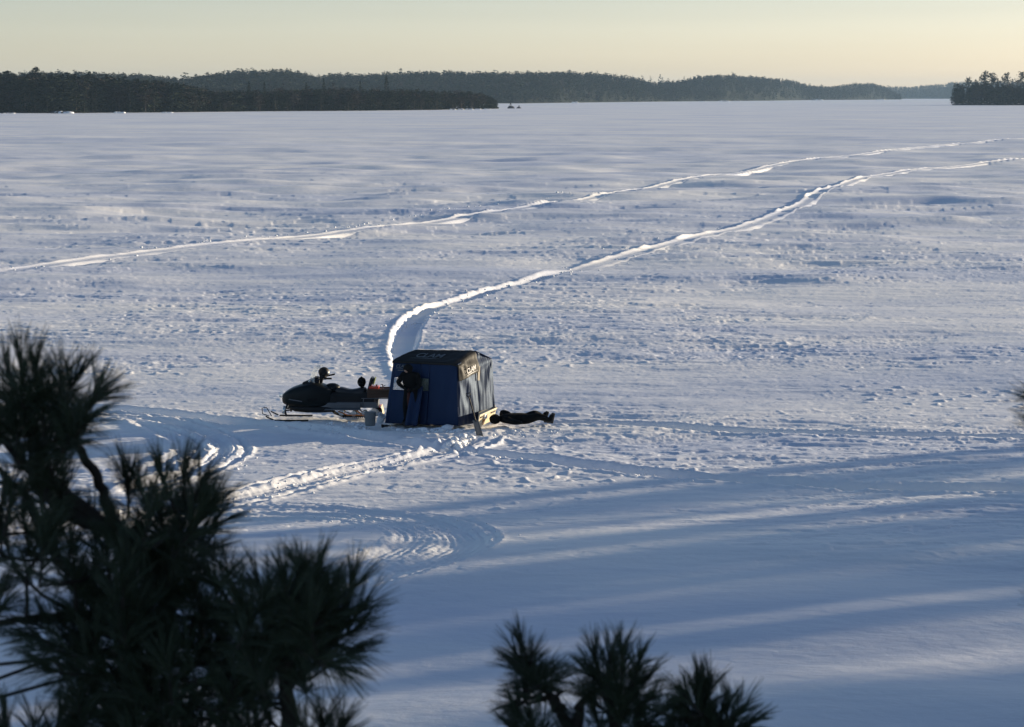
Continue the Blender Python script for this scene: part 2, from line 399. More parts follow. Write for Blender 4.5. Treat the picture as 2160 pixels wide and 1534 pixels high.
# ------------------------------------------------------------------ near shore hill (under and right of the viewer)
def hill_z(x, y):
    x = np.asarray(x, np.float32); y = np.asarray(y, np.float32)
    a = 6.4 * (1 - sst(1.5, 19, y + .02 * x * x * (x > 0) * 0 - np.clip(x - 6, 0, 100) * .75)) * np.clip(1 + y * 0, 0, 1)
    ca = np.hypot((x - 78) / 34, (y - 62) / 46)
    b = 2.6 * (1 - sst(.55, 1.0, ca))
    z = np.maximum(a * (1 - sst(30, 75, x)), b) - .25
    return z + .25 * gn(x / 6, y / 6, 81) * sst(0, 1, z) + .05 * gn(x / 1.2, y / 1.2, 82) * sst(0, 1, z)
def build_hill():
    xs = np.concatenate([np.arange(-70, -8, 2.0), np.arange(-8, 12, .25), np.arange(12, 122, 1.5)]); ys = np.concatenate([np.arange(-60, 0, 2.0), np.arange(0, 24, .25), np.arange(24, 116, 1.5)])
    X, Y = np.meshgrid(xs, ys, indexing='ij'); Z = hill_z(X, Y)
    V = np.stack([X.ravel(), Y.ravel(), Z.ravel()], 1); n = len(ys)
    i = (np.arange(len(xs) - 1)[:, None] * n + np.arange(n - 1)[None, :]).ravel()
    FA = np.stack([i, i + n, i + n + 1, i + 1], 1)
    tag(link('snowy_shore', npmesh('snowy_shore', V, FA, [M['snow']], smooth=True)), 'snow covered near shore sloping down to the lake', kind='structure')
build_hill()

# ------------------------------------------------------------------ distant conifers
def crown_np(kind, n, seed, size=1.0):
    """unit-height crown of many small leaf clumps; returns V,(faces tri)"""
    rg = np.random.default_rng(seed)
    if kind == 'spruce':
        t = rg.random(n) ** .75; z = .08 + .92 * t
        rad = (.19 * (1 - t) ** .8 + .012) * (.65 + .35 * np.abs(np.sin(z * 38 + rg.random(n) * .8)))
        rr = rad * np.sqrt(rg.random(n)) * 1.05
    elif kind == 'pine':
        lv = rg.integers(0, 12, n); base = .26 + lv / 12 * .73; ang0 = rg.random((12, 5)) * 6.28
        bi = rg.integers(0, 5, n); ext = (.05 + .20 * np.sin(np.clip((lv + 2.0) / 13.6, 0, 1) * 3.0)) * (.5 + .8 * rg.random((12, 5))[lv, bi])
        q = rg.random(n) ** .6; a = ang0[lv, bi] + rg.normal(0, .33, n); rr = ext * q
        z = base + .03 * q + rg.normal(0, .026, n)
        V = np.stack([np.cos(a) * rr, np.sin(a) * rr, z], 1)
    elif kind == 'broad':
        t = rg.random(n) ** .8; z = .06 + .93 * t; a = rg.random(n) * 6.283; k_ = np.floor(a * 1.6 + z * 7)
        rad = .25 * np.sqrt(np.clip(1 - t ** 1.8, 0, 1)) * (.6 + .55 * np.abs(np.sin(k_ * 12.9898) * 437.58 % 1)) + .015
        rr = rad * np.sqrt(rg.random(n)); V = np.stack([np.cos(a) * rr, np.sin(a) * rr, z - .12 * rr], 1)
    elif kind == 'round':
        c = rg.normal(0, 1, (14, 3)) * (.09, .09, .15) + (0, 0, .62); k = rg.integers(0, 14, n)
        V = c[k] + rg.normal(0, 1, (n, 3)) * (.07, .07, .07)
    if kind == 'spruce':
        a = rg.random(n) * 6.283; V = np.stack([np.cos(a) * rr, np.sin(a) * rr, z - rr * .25], 1)
    s = (.022 + .026 * rg.random(n)) * size * (1.0 if kind != 'round' else .75)
    if kind == 'spruce': s *= (1.1 - .6 * (V[:, 2]))
    tri = rg.normal(0, 1, (n, 3, 3)); tri /= np.linalg.norm(tri, axis=2, keepdims=True); tri[:, :, 2] *= .55
    VV = V[:, None, :] + tri * s[:, None, None]
    VV[:, :, 2] = np.clip(VV[:, :, 2], .02, None)
    return VV.reshape(-1, 3), np.arange(n * 3).reshape(-1, 3)
def trunk_mb(kind, wob=0.0, seed=0):
    rnd = random.Random(seed); top = {'spruce': .96, 'pine': .93, 'round': .7, 'broad': .9}[kind]
    pts = [(rnd.uniform(-wob, wob) * i, rnd.uniform(-wob, wob) * i, -.03 + (top + .03) * i / 5) for i in range(6)]
    mb = MB().tube(pts, [.017, .015, .013, .010, .007, .003], 6)
    if kind != 'spruce':
        for k in range(9 if kind == 'pine' else 12):
            z = .32 + .6 * k / 9 if kind == 'pine' else .25 + .04 * k; a = rnd.uniform(0, 6.28); l = rnd.uniform(.1, .2)
            mb.tube([(0, 0, z), (math.cos(a) * l, math.sin(a) * l, z + (.02 if kind == 'pine' else l * .9))], [.005, .002], 4)
    return mb
KM = {'broad': 'conifer2', 'spruce': 'conifer', 'pine': 'conifer2', 'round': 'brownish'}
KN = {'broad': 'pine_tree', 'spruce': 'spruce_tree', 'pine': 'pine_tree', 'round': 'bare_tree'}
VAR = {}
def variant(kind, n, seed, size=1.0):
    key = (kind, n, seed)
    if key not in VAR:
        V, FA = crown_np(kind, n, seed, size)
        VAR[key] = (npmesh(kind + '_crown', V, FA, [M[KM[kind]]]), trunk_mb(kind, .003, seed).mesh(kind + '_trunk', M['tbark']))
    return VAR[key]
def plant(kind, loc, h, wid, rz, label, group, n=520, seed=0, size=1.0, cat='tree', lean=0):
    c, t = variant(kind, n, seed, size)
    e = empty(KN[kind], loc, rz); e.scale = (h * wid, h * wid, h); e.rotation_euler = (lean, 0, rz)
    link('crown', c, e); link('trunk', t, e)
    return tag(e, label, cat, group)

def interp(tab, x, k):
    xs = [t[0] for t in tab]; return float(np.interp(x, xs, [t[k] for t in tab]))
def dist_of(by): return H * F / (by - HOR)
def zat(d, py): return H + (HOR - py) / F * d
def land(name, label, tab, width, x0, x1, treeh, nx=160, nt=14, mtl='floor', wfac=1.0):
    """tab rows: (px, base_y, skyline_y). Returns a sampler for points on it."""
    pxs = np.linspace(x0, x1, nx); ts = np.linspace(0, 1, nt)
    V = []
    for i, px in enumerate(pxs):
        d0 = dist_of(interp(tab, px, 1)); e = min(1, (px - x0) / 12.0 + .15, (x1 - px) / 12.0 + .15) if True else 1
        W = width * (.25 + .75 * min(1, (px - x0) / 60 + .02, (x1 - px) / 60 + .02))
        dr_ = d0 + W * .5
        top = max(1.0, zat(dr_, interp(tab, px, 2)) - treeh)
        for t in ts:
            dd = d0 + W * t
            s = math.sin(min(1, t / .5) * math.pi / 2) ** 1.0 if t <= .5 else math.cos((t - .5) / .5 * math.pi / 2)
            z = -.6 + (top + .6) * s
            V.append(((px - CX) / F * dd * .993, dd, z))
    V = np.array(V); V[:, 2] += gn(V[:, 0] / 60, V[:, 1] / 60, 7) * 1.2 * (V[:, 2] > 1)
    i = (np.arange(nx - 1)[:, None] * nt + np.arange(nt - 1)[None, :]).ravel()
    FA = np.stack([i, i + nt, i + nt + 1, i + 1], 1)
    tag(link(name, npmesh(name, V, FA, [M[mtl]], smooth=True)), label, kind='structure')
    A = V.reshape(nx, nt, 3)
    def samp(px, t):
        fi = (px - x0) / (x1 - x0) * (nx - 1); ft = t * (nt - 1)
        a, b = int(min(max(fi, 0), nx - 2)), int(min(ft, nt - 2)); u, v = fi - a, ft - b
        return tuple((A[a, b] * (1 - u) + A[a + 1, b] * u) * (1 - v) + (A[a, b + 1] * (1 - u) + A[a + 1, b + 1] * u) * v)
    return samp
def forest(name, label, pts, n, seed, FS_=2.6, kinds=('spruce', 'broad', 'round'), probs=(.4, .45, .15), cat='forest'):
    """pts: array of (x,y,z,h,w): one far-off wood as a single mass"""
    rg = np.random.default_rng(seed); pts = np.array(pts)
    ks = rg.choice(len(kinds), len(pts), p=probs); VS = []; MI = []
    for k, kind in enumerate(kinds):
        for v in range(4):
            sel = pts[(ks == k) & (np.arange(len(pts)) % 4 == v)]
            if not len(sel): continue
            V, _ = crown_np(kind, n, 900 + v + 10 * k, FS_)
            W = V[None] * np.stack([sel[:, 3] * sel[:, 4], sel[:, 3] * sel[:, 4], sel[:, 3]], 1)[:, None, :] + sel[:, None, :3]
            VS.append(W.reshape(-1, 3)); MI.append(np.full(len(sel) * n, k))
    V = np.concatenate(VS); mi = np.concatenate(MI)
    me = npmesh(name, V, np.arange(len(V)).reshape(-1, 3), [M[KM[k]] for k in kinds], mi)
    return tag(link(name, me), label, cat, kind='stuff')

# A1: wooded point at the left
TA1 = [(-400, 240, 150), (0, 238.5, 155), (60, 238.5, 153), (150, 238.5, 155), (230, 237.5, 160), (300, 237.5, 167), (370, 237, 175), (430, 236, 187), (490, 235.5, 205), (520, 235, 222)]
TA2 = [(400, 236, 195), (470, 235.5, 190), (540, 235, 190), (600, 234.5, 186), (700, 234, 184), (760, 233.5, 187), (850, 232.5, 186), (900, 232, 188), (990, 230.5, 191), (1015, 230, 196), (1036, 229.5, 204), (1050, 229, 212), (1054, 229, 222)]
TB = [(-400, 226, 150), (0, 225, 157), (150, 224, 155), (300, 223, 160), (390, 222.5, 168), (410, 222.5, 163), (450, 222, 158), (500, 222, 152), (560, 221.5, 150), (610, 221.5, 150), (640, 221, 155), (672, 220.5, 162), (700, 220, 160), (780, 219.5, 157), (850, 219, 156), (900, 218.5, 153), (1100, 218, 154), (1180, 217, 153), (1250, 216, 155), (1300, 215.5, 158), (1340, 215, 165), (1372, 214.6, 173), (1400, 214.2, 174), (1440, 214, 170), (1470, 213.7, 163), (1530, 213.4, 157), (1560, 213, 160), (1620, 212.5, 165), (1680, 211.5, 172), (1700, 211.3, 180), (1750, 211, 183), (1790, 210.8, 178), (1840, 210.4, 176), (1862, 210.2, 181), (1885, 210, 193), (1902, 210, 207)]
TC = [(1800, 208.6, 184), (1880, 208.6, 183), (1920, 208.5, 184), (1950, 208.5, 180), (1990, 208.5, 177), (2010, 208.5, 173), (2100, 208.5, 172), (2300, 208.5, 176), (2600, 208.5, 180)]
TD = [(2008, 222, 190), (2030, 222, 180), (2060, 222, 172), (2100, 222, 170), (2250, 222, 165), (2420, 222, 170)]
sB = land('far_hills', 'long wooded hills along the far shore', TB, 700, -400, 1903, 11, nx=300)
sC = land('farthest_hills', 'pale hazy hills beyond the far shore', TC, 900, 1700, 2600, 12)
sA1 = land('wooded_point', 'dark wooded point at the left shore', TA1, 160, -400, 520, 17)
sA2 = land('wooded_spit', 'long low wooded spit running out into the lake', TA2, 110, 380, 1052, 12)
sD = land('wooded_island', 'small dark wooded island', TD, 90, 2009, 2400, 24)
rg = random.Random(5)
def pts_on(samp, x0, x1, n, h0, h1, tmax=.62, tmin=.0, seed=1, tab=None):
    r = random.Random(seed); out = []
    for i in range(n):
        px = r.uniform(x0, x1); t = tmin + (tmax - tmin) * r.random() ** .9; p = samp(px, t)
        hh = r.uniform(h0, h1) * r.choice((1, 1, 1, 1.12, .85))
        if tab: hh = max(2.0, min(hh, (zat(p[1], interp(tab, px, 2)) - p[2]) * r.uniform(.88, 1.02)))
        out.append((p[0], p[1], max(p[2], -.3) - .3, hh, r.uniform(.9, 1.5)))
    return out
ptsB = pts_on(sB, -120, 1900, 9500, 8.5, 13, seed=2)
for px, h in ((1355, 17), (1372, 20), (1392, 24), (1397, 20), (1410, 16), (1430, 15), (1443, 17), (1260, 15), (385, 15), (392, 18), (845, 17), (630, 14), (1545, 16), (1612, 14), (1708, 15)):
    p = sB(px, .5); ptsB.append((*p, h, 1.0))
forest('far_forest', 'hazy mixed forest covering the long hills of the far shore', ptsB, 60, 11, FS_=3.6)
forest('farthest_forest', 'pale blue hazy forest on the hills farthest away', pts_on(sC, 1850, 2200, 1500, 9, 15, seed=3), 34, 12, FS_=4.5)
forest('point_forest', 'dense dark wood filling the point behind its shoreline trees', pts_on(sA1, -120, 500, 1000, 13, 17, tmin=.04, tmax=.6, seed=4, tab=TA1), 130, 13, probs=(.35, .42, .23))
forest('spit_forest', 'dense dark wood filling the low spit behind its shoreline trees', pts_on(sA2, 400, 1046, 800, 8, 13.0, tmin=.04, tmax=.6, seed=5, tab=TA2), 130, 14, probs=(.5, .2, .3))
forest('island_forest', 'dense dark wood filling the island at the right', pts_on(sD, 2013, 2330, 200, 12, 20, tmin=.05, tmax=.6, seed=6), 130, 15, probs=(.5, .5, 0))

def spec_tree(samp, px, topy, kind, label, wid=1.0, t=.3, seed=1, n=900, cat='tree', group=None, size=1.25):
    p = samp(px, t); h = zat(p[1], topy) - p[2]
    return plant(kind, (p[0], p[1], p[2] - .3), h + .3, wid, px, label, group, n=n, seed=seed, size=size, cat=cat)
spec_tree(sA1, 77, 142, 'broad', 'tallest pine with a ragged top above the wooded point', 1.1, .3, 21)
spec_tree(sA1, 190, 152, 'broad', 'second pine rising just above the wooded point, right of the tallest', .9, .3, 22)
spec_tree(sA1, 18, 150, 'broad', 'broad topped pine on the wooded point by the left edge', 1.2, .3, 23)
spec_tree(sA1, 225, 157, 'spruce', 'small pointed treetop on the wooded point where its outline starts to fall', 1.2, .35, 24)
spec_tree(sA2, 525, 172, 'spruce', 'pointed spruce near the left end of the spit', .9, .3, 25)
spec_tree(sA2, 558, 174, 'spruce', 'thin dark spruce spire left of the round bare tree on the spit', .75, .3, 26)
spec_tree(sA2, 584, 176, 'round', 'round topped bare tree standing above the spit', 1.3, .3, 27)
spec_tree(sA2, 646, 175, 'spruce', 'short spruce spire left of a taller one at the middle of the spit', .8, .3, 28)
spec_tree(sA2, 683, 166, 'spruce', 'tall spruce spire at the middle of the spit', .75, .3, 25)
spec_tree(sA2, 702, 174, 'round', 'bushy bare tree right beside the tall middle spire of the spit', 1.3, .3, 29)
spec_tree(sA2, 760, 171, 'spruce', 'very thin spire between the middle of the spit and its tallest spruce', .6, .3, 26)
spec_tree(sA2, 815, 161, 'spruce', 'tallest spruce of the spit, a dark column against the hills', .85, .3, 28)
for px, ty, kd, w, lb in ((2018, 190, 'pine', 1.0, 'short pine at the left tip of the small island'), (2030, 178, 'spruce', 1.3, 'low spruce just inside the left tip of the island'), (2043, 163, 'pine', .8, 'slim pine leaning above the left part of the island'),
                      (2057, 168, 'spruce', 1.2, 'dark spruce between the slim leaning pine and the big pines'), (2076, 151, 'pine', 1.0, 'tall ragged pine, left of the joined pair on the island'), (2091, 154, 'pine', 1.15, 'wide pine, right of the joined pair on the island'),
                      (2104, 166, 'spruce', 1.1, 'spruce in the dip right of the two joined pines'), (2121, 154, 'pine', .85, 'upright pine standing apart in the middle of the island'), (2136, 170, 'round', 1.1, 'thin bare tree between the last two tall pines'),
                      (2154, 152, 'pine', 1.1, 'tall pine of the island cut by the right edge')):
    spec_tree(sD, px, ty, kd, lb, w, .25, 21 + px % 5, n=760)
# front rows of the shores
r = random.Random(44); k = 0
for (samp, x0, x1, n, tab, lb, grp) in ((sA1, -10, 500, 120, TA1, 'dark tree in the dense shoreline row of the left wooded point', 'shoreline trees of the left point'),
                                        (sA2, 440, 1044, 130, TA2, 'dark tree in the dense shoreline row of the long low spit', 'shoreline trees of the long spit'),
                                        (sD, 2014, 2175, 22, TD, 'dark conifer in the shoreline row of the small island', 'shoreline trees of the island')):
    for i in range(n):
        px = x0 + (x1 - x0) * (i + r.random() * .8) / n; t = .02 + .3 * r.random() ** 1.3
        p = samp(px, t); full = zat(p[1], interp(tab, px, 2)) - p[2]
        h = max(4.0, full * r.uniform(.5, .93)); kind = r.choices(('spruce', 'broad', 'round'), (.42, .38, .2))[0]
        plant(kind, (p[0], p[1], p[2] - .3), h, r.uniform(1.0, 1.7), r.uniform(0, 6), lb, grp, n=620, seed=r.randint(31, 34), size=1.5); k += 1

# shore rocks with snow
def rock(px, py, w, h, label, snowy=.8, seed=0, cat='rock', nm='snowy_rock'):
    if snowy: w *= .62; h *= .48
    by = py; d = dist_of(by); c = Vector(((px - CX) / F * d * .993, d, 0)); rr = random.Random(seed); mb = MB()
    e = empty(nm, c)
    for k in range(3):
        q = rr.uniform(-.35, .35) * w
        mb.ball((q, rr.uniform(-.5, .5), 0), 1, 8, sq=(w * rr.uniform(.2, .34), w * .3, h * rr.uniform(.6, .8)), seed=seed + k, rough=.14)
    mb.build('boulder', M['rock'], e)
    if snowy:
        mb = MB()
        for k in range(4):
            q = (k - 1.5) / 4 * w * .9
            mb.ball((q, rr.uniform(-1, 0), h * .15), 1, 8, sq=(w * rr.uniform(.14, .26), w * .3, h * snowy * rr.uniform(.6, .9)), seed=seed + 9 + k, rough=.1)
        mb.build('snow_cap', M['snowclod'], e, smooth=True)
    return tag(e, label, cat)
rock(132, 238.8, 15, 2.6, 'broad snow heaped shore rock below the tallest pine', seed=1)
rock(252, 238.2, 9, 1.8, 'smaller snowy rock on the wooded point shore, second from the left', seed=2)
rock(352, 237.6, 9, 1.0, 'low sunlit snow bank at the shore near the right end of the point', seed=3)
rock(18, 239, 9, .8, 'low snow bank at the shore by the left edge', seed=4)
for i, (px, py, w, h, lb) in enumerate(((955, 231.3, 6, 1.6, 'snowy boulder below the spit, first from its dark middle'), (972, 231.1, 6, 1.8, 'snowy boulder on the spit shore, second from the left of the row'),
                                   (990, 230.8, 7, 1.6, 'wide snowy boulder in the middle of the spit row'), (1008, 230.5, 6, 1.2, 'low sunlit rock on the spit, right of the wide boulder'), (1028, 230.2, 7, 1.0, 'last low sunlit rock before the tip of the spit'))):
    rock(px, py, w, h, lb, seed=20 + i)
rock(1213, 216.8, 13, 3.2, 'bright snowy rock at the foot of the far hills near the spit', seed=40)
rock(1483, 214.2, 15, 2.0, 'small pale rock on the far shore below the second rise', seed=41)
rock(1528, 213.9, 26, 3.4, 'pale snowy rocks in the middle of the far shore', seed=42)
rock(1555, 213.6, 18, 2.2, 'low bright rock right beside the pale snowy rocks of the far shore', seed=47)
rock(1725, 211.6, 34, 8, 'large pale rock face on the far shore below the saddle', snowy=.35, seed=43)
rock(1857, 210.8, 30, 4.5, 'pale rock at the foot of the last far hill', seed=44)
# two tiny dark islets off the tip of the spit
for i, (px, w, h, lb) in enumerate(((1077, 5.6, 3.4, 'larger of two tiny dark islets off the tip of the spit'), (1095, 4.6, 2.4, 'smaller of two tiny dark islets off the tip of the spit'))):
    e = rock(px, 228.6, w, h * .6, lb, snowy=0, seed=60 + i, cat='islet', nm='rocky_islet')
    V, FA = crown_np('spruce', 240, 70 + i, 2.4); V = V * (h * 2.6, h * 2.6, h * 1.05)
    if i: V[:, 2] *= .8
    link('shrub', npmesh('shrub', V, FA, [M['conifer']]), e)

# ------------------------------------------------------------------ trees on the near shore to the right: they shade the snow in front
r = random.Random(9)
SHADE = [(9, 88, 23.0, 3.06), (11.5, 97, 23.0, 3.23), (13.8, 84, 23.0, 3.06), (16, 93, 23.0, 2.89), (18.3, 86, 21.8, 2.89), (20.4, 98, 24.3, 2.72), (22.4, 85, 20.5, 2.55), (24.4, 94, 20.5, 1.7), (28.1, 98, 19.2, 1.1), (30.2, 86, 21.8, 1.2), (31.9, 99, 24.3, 1.2), (33.4, 90, 23.0, 1.1), (34.9, 100, 23.0, 1.0), (38.5, 92, 16, 1.15), (40.4, 86, 13, 0.9), (29.4, 105, 21.8, 0.8), (32.8, 80, 19.2, 1.1), (21.3, 78, 20.5, 2.55), (17.2, 104, 24.3, 2.72), (35.2, 83, 17.9, 0.8), (19.4, 108, 24.3, 2.21), (26.9, 101, 13.5, 0.35), (36.6, 99, 15, 0.35), (23.3, 106, 22, 1.5), (21, 90, 24, 2.0), (18.8, 100, 24, 2.2)]
for i, (u, v, h, w) in enumerate(SHADE):
    x, y = UV(u, v); z = float(hill_z(np.array([x]), np.array([y]))[0])
    plant('pine' if i % 3 == 1 else 'spruce', (x, y, z - .2), h - z, w / (.21 if i % 3 != 1 else .27) / (h - z), r.uniform(0, 6), 'tall conifer on the near right shore, outside the picture, shading the snow', 'conifers on the near right shore', n=4600, seed=50 + i % 3, size=1.15)
for i, (u, v, h, w) in enumerate(((2, 14, 12, 1.5), (4.2, 19, 13, 1.4), (5.6, 13, 11, 1.5), (6.6, 22, 14, 1.4), (8, 16, 12, 1.4), (0, 20, 13, 1.5), (5, 28, 15, 1.4), (7.3, 30, 15, 1.4))):
    x, y = UV(u, v); z = float(hill_z(np.array([x]), np.array([y]))[0])
    plant('spruce', (x, y, z - .2), h, w, r.uniform(0, 6), 'tall spruce on the slope right of the viewer, outside the picture', 'spruces on the slope beside the viewer', n=3200, seed=55 + i % 2, size=1.0)

for u, v, h, sd in ((26.2, 97, 16, 81), (36.9, 88, 17, 82)):      # unseen leafless trees, added to dapple the light streaks
    x, y = UV(u, v); z = float(hill_z(np.array([x]), np.array([y]))[0])
    plant('round', (x, y, z - .2), h - z, .75, u, 'leafless tree added outside the picture to dapple the light streaks', 'added leafless trees that dapple the light', n=1500, seed=sd, size=.55)

# ------------------------------------------------------------------ foreground pines
def shoot_needles(base, tip, nb, per, ln, rg):
    """bundles of long needles round the last stretch of a twig"""
    base = np.array(base); tip = np.array(tip); ax = tip - base; L_ = np.linalg.norm(ax); ax = ax / L_
    p = np.cross(ax, [0.3, .2, 1.0]); p /= np.linalg.norm(p); q = np.cross(ax, p)
    t = rg.random(nb) ** .7; a = rg.random(nb) * 6.283
    ang = np.radians(72 - 52 * t + rg.normal(0, 7, nb))
    d = ax[None] * np.cos(ang)[:, None] + (p[None] * np.cos(a)[:, None] + q[None] * np.sin(a)[:, None]) * np.sin(ang)[:, None]
    o = base[None] + (tip - base)[None] * t[:, None]
    d = np.repeat(d, per, 0) + rg.normal(0, .070, (nb * per, 3)); d[:, 2] += .10; d /= np.linalg.norm(d, axis=1, keepdims=True)
    o = np.repeat(o, per, 0) + rg.normal(0, .003, (nb * per, 3))
    n = nb * per; l = ln * rg.uniform(.8, 1.12, n)[:, None]
    w = np.cross(d, rg.normal(0, 1, (n, 3))); w /= np.linalg.norm(w, axis=1, keepdims=True); w *= .00088
    mid = o + d * l * .55 + np.array([0, 0, .004]); end = o + d * l + np.array([0, 0, -.004])
    V = np.stack([o - w, o + w, mid + w, mid - w, end + w * .35, end - w * .35], 1).reshape(-1, 3)
    b = (np.arange(n) * 6)[:, None]
    FA = np.concatenate([b + [0, 1, 2, 3], b + [3, 2, 4, 5]], 0)
    return V, FA
def build_pine(label, shoots, stems, depth, trunk, seed, jitter=.45, ln=.118, TRr=.05):
    """shoots: (px,py,angle from up,scale); stems: polylines in picture directions at a depth, each a bough"""
    rg = np.random.default_rng(seed); rr = random.Random(seed)
    root = Vector(trunk[0]); e = empty('pine_tree', root); tag(e, label, 'tree')
    loc = lambda p: Vector(p) - root
    allst = []
    tp = [Vector(q) for q in trunk]
    MB().tube([loc(q) for q in tp], list(np.linspace(TRr, .012, len(tp))), 9).build('trunk', M['bark'], e, smooth=True)
    allst += [tp[i].lerp(tp[i + 1], k / 6) for i in range(len(tp) - 1) for k in range(7)]
    for st in stems:
        pts = [P(x, y, depth + dz) for x, y, dz in st]
        j = min(tp, key=lambda q: (q - pts[0]).length + (3 if q.z > pts[0].z else 0))
        pts = [j] + pts
        sm = []
        for i in range(len(pts) - 1):
            for k in range(5): sm.append(pts[i].lerp(pts[i + 1], k / 5) + Vector((rr.uniform(-.006, .006),) * 3))
        sm.append(pts[-1])
        MB().tube([loc(q) for q in sm], list(np.linspace(.024, .007, len(sm))), 7).build('branch', M['bark'], e, smooth=True)
        allst += sm
    tw = MB(); VS = []; FS = []; nv = 0
    for (px, py, ang, sc) in shoots:
        y = depth + rg.uniform(-jitter, jitter)
        c = P(px, py, y); a = R(ang + rg.uniform(-12, 12)); tilt = rg.uniform(-.45, .45)
        d = Vector((math.sin(a), tilt, math.cos(a))).normalized()
        b = c - d * .10 * sc; t = c + d * .035 * sc
        j = min(allst, key=lambda q: (q - b).length + (1.2 * max(0, q.z - b.z)))
        m1 = j.lerp(b, .55) + Vector((0, 0, -.05 * (j - b).length)); 
        tw.tube([loc(j), loc(m1), loc(b), loc(t)], [.006, .0055, .005, .004], 5)
        # buds
        V, FA = shoot_needles(loc(b), loc(t), int(18 * sc) + 4, 9, ln * (.85 + .15 * sc), rg)
        VS.append(V); FS.append(FA + nv); nv += len(V)
        if len(shoots) < 900 and (j - b).length > .12:          # older needles further down the twig
            V, FA = shoot_needles(loc(m1.lerp(b, .3)), loc(b), 10, 7, ln * .9, rg)
            VS.append(V); FS.append(FA + nv); nv += len(V)
    tw.build('twigs', M['bark'], e)
    link('needles', npmesh('needles', np.concatenate(VS), np.concatenate(FS), [M['needle']]), e)
    return e
def fill(poly, step, ang, rr, sc=1.0):
    xs = [p[0] for p in poly]; ys = [p[1] for p in poly]; out = []
    def inside(x, y):
        c = False; j = len(poly) - 1
        for i in range(len(poly)):
            if (poly[i][1] > y) != (poly[j][1] > y) and x < (poly[j][0] - poly[i][0]) * (y - poly[i][1]) / (poly[j][1] - poly[i][1]) + poly[i][0]: c = not c
            j = i
        return c
    y = min(ys)
    while y < max(ys):
        x = min(xs)
        while x < max(xs):
            qx, qy = x + rr.uniform(-.5, .5) * step, y + rr.uniform(-.5, .5) * step
            if inside(qx, qy): out.append((qx, qy, ang + rr.uniform(-45, 45), sc))
            x += step
        y += step * .8
    return out
rr = random.Random(3)
A = [(45, 782, -5, 1), (20, 790, -25, .9), (75, 790, 8, .9), (128, 805, 5, 1), (150, 815, 20, .9), (192, 855, 25, 1), (200, 845, 48, .9), (15, 850, -20, 1), (90, 860, 0, 1), (150, 885, 30, 1), (60, 905, -10, 1), (120, 925, 20, 1), (0, 890, -30, 1), (172, 905, 40, .9),
     (100, 970, -20, 1), (135, 1010, 10, .9), (85, 1040, -10, 1), (20, 1060, 0, .9), (50, 1100, -20, 1), (120, 1100, 10, 1), (10, 1140, -20, 1), (90, 1160, 0, 1), (150, 1150, 10, 1),
     (268, 1020, -5, 1), (300, 1045, -10, .9), (345, 1020, -8, .9), (388, 1018, 3, 1), (418, 1035, 18, 1), (440, 1080, 42, 1), (430, 1125, 55, 1), (385, 1080, 10, 1), (340, 1095, -10, 1), (410, 1110, 30, 1), (425, 1170, 60, 1), (380, 1150, 10, 1), (310, 1150, -10, 1), (245, 1120, -20, .9), (200, 1120, -10, .9), (225, 1180, 0, 1),
     (95, 1325, -65, 1), (115, 1372, -88, 1), (90, 1350, -75, 1), (130, 1420, -70, 1), (-15, 1262, 25, 1), (-10, 1290, 60, .8), (20, 1545, -25, 1), (70, 1540, 0, 1), (120, 1530, 10, 1)]
A += fill([(0, 800), (170, 830), (190, 880), (150, 950), (0, 930)], 62, 0, rr)
A += fill([(0, 1040), (160, 1040), (180, 1190), (90, 1210), (0, 1190)], 85, 0, rr)
A += fill([(290, 1060), (430, 1060), (450, 1190), (230, 1200), (180, 1140)], 66, 5, rr)
A += fill([(110, 1190), (455, 1180), (500, 1290), (520, 1600), (140, 1600), (150, 1420), (110, 1300)], 50, 0, rr)
A += fill([(-80, 1600), (600, 1600), (600, 1800), (-80, 1800)], 75, 0, rr)
A += fill([(-250, 780), (-60, 780), (-60, 1700), (-250, 1700)], 95, 0, rr)
base = lambda px, y: (P(px, 900, y).x, y, float(hill_z(np.array([P(px, 900, y).x]), np.array([y]))[0]) - .15)
def tr(px0, pts, y): return [base(px0, y)] + [tuple(P(a, b, y)) for a, b in pts]
build_pine('big dark pine filling the lower left corner, its top reaching above the snowmobile', A,
           [[(268, 1150, 0), (225, 1050, .1), (188, 979, .1), (150, 900, 0), (128, 820, 0)], [(110, 1060, 0), (63, 985, .1), (0, 916, 0), (-60, 860, 0)], [(330, 1200, 0), (370, 1120, -.1), (388, 1040, -.1)],
            [(160, 1300, .1), (60, 1305, 0), (-60, 1320, 0)], [(120, 1180, .1), (50, 1040, .1), (0, 990, 0)], [(350, 1300, 0), (440, 1200, .2)], [(90, 1000, 0), (70, 880, 0), (48, 790, 0)], [(200, 1450, 0), (110, 1390, .1)]],
           6.3, tr(240, [(240, 1700), (260, 1500), (280, 1350), (272, 1180), (230, 1120)], 6.3), 71)
Bs = [(640, 1215, 0, 1), (668, 1222, 8, .9), (602, 1235, -10, 1), (552, 1255, -18, 1), (520, 1290, -30, .9), (695, 1262, 15, .9), (735, 1255, 12, 1), (745, 1305, 48, 1), (730, 1340, 75, 1), (715, 1380, 100, 1), (690, 1400, 115, .9), (660, 1300, 10, 1), (600, 1320, 0, 1), (560, 1330, -10, 1), (650, 1370, 20, 1), (700, 1320, 40, 1), (560, 1400, -10, 1), (530, 1400, -20, 1), (600, 1390, 0, 1),
      (680, 1525, 0, 1), (715, 1540, 18, .9), (645, 1545, -15, .9), (700, 1580, 30, 1), (550, 1450, -20, .9), (520, 1480, 0, 1), (540, 1540, 0, 1)]
Bs += fill([(520, 1270), (640, 1230), (720, 1270), (735, 1350), (640, 1400), (500, 1410), (490, 1300)], 54, 5, rr)
Bs += fill([(560, 1620), (760, 1620), (760, 1760), (560, 1760)], 75, 0, rr)
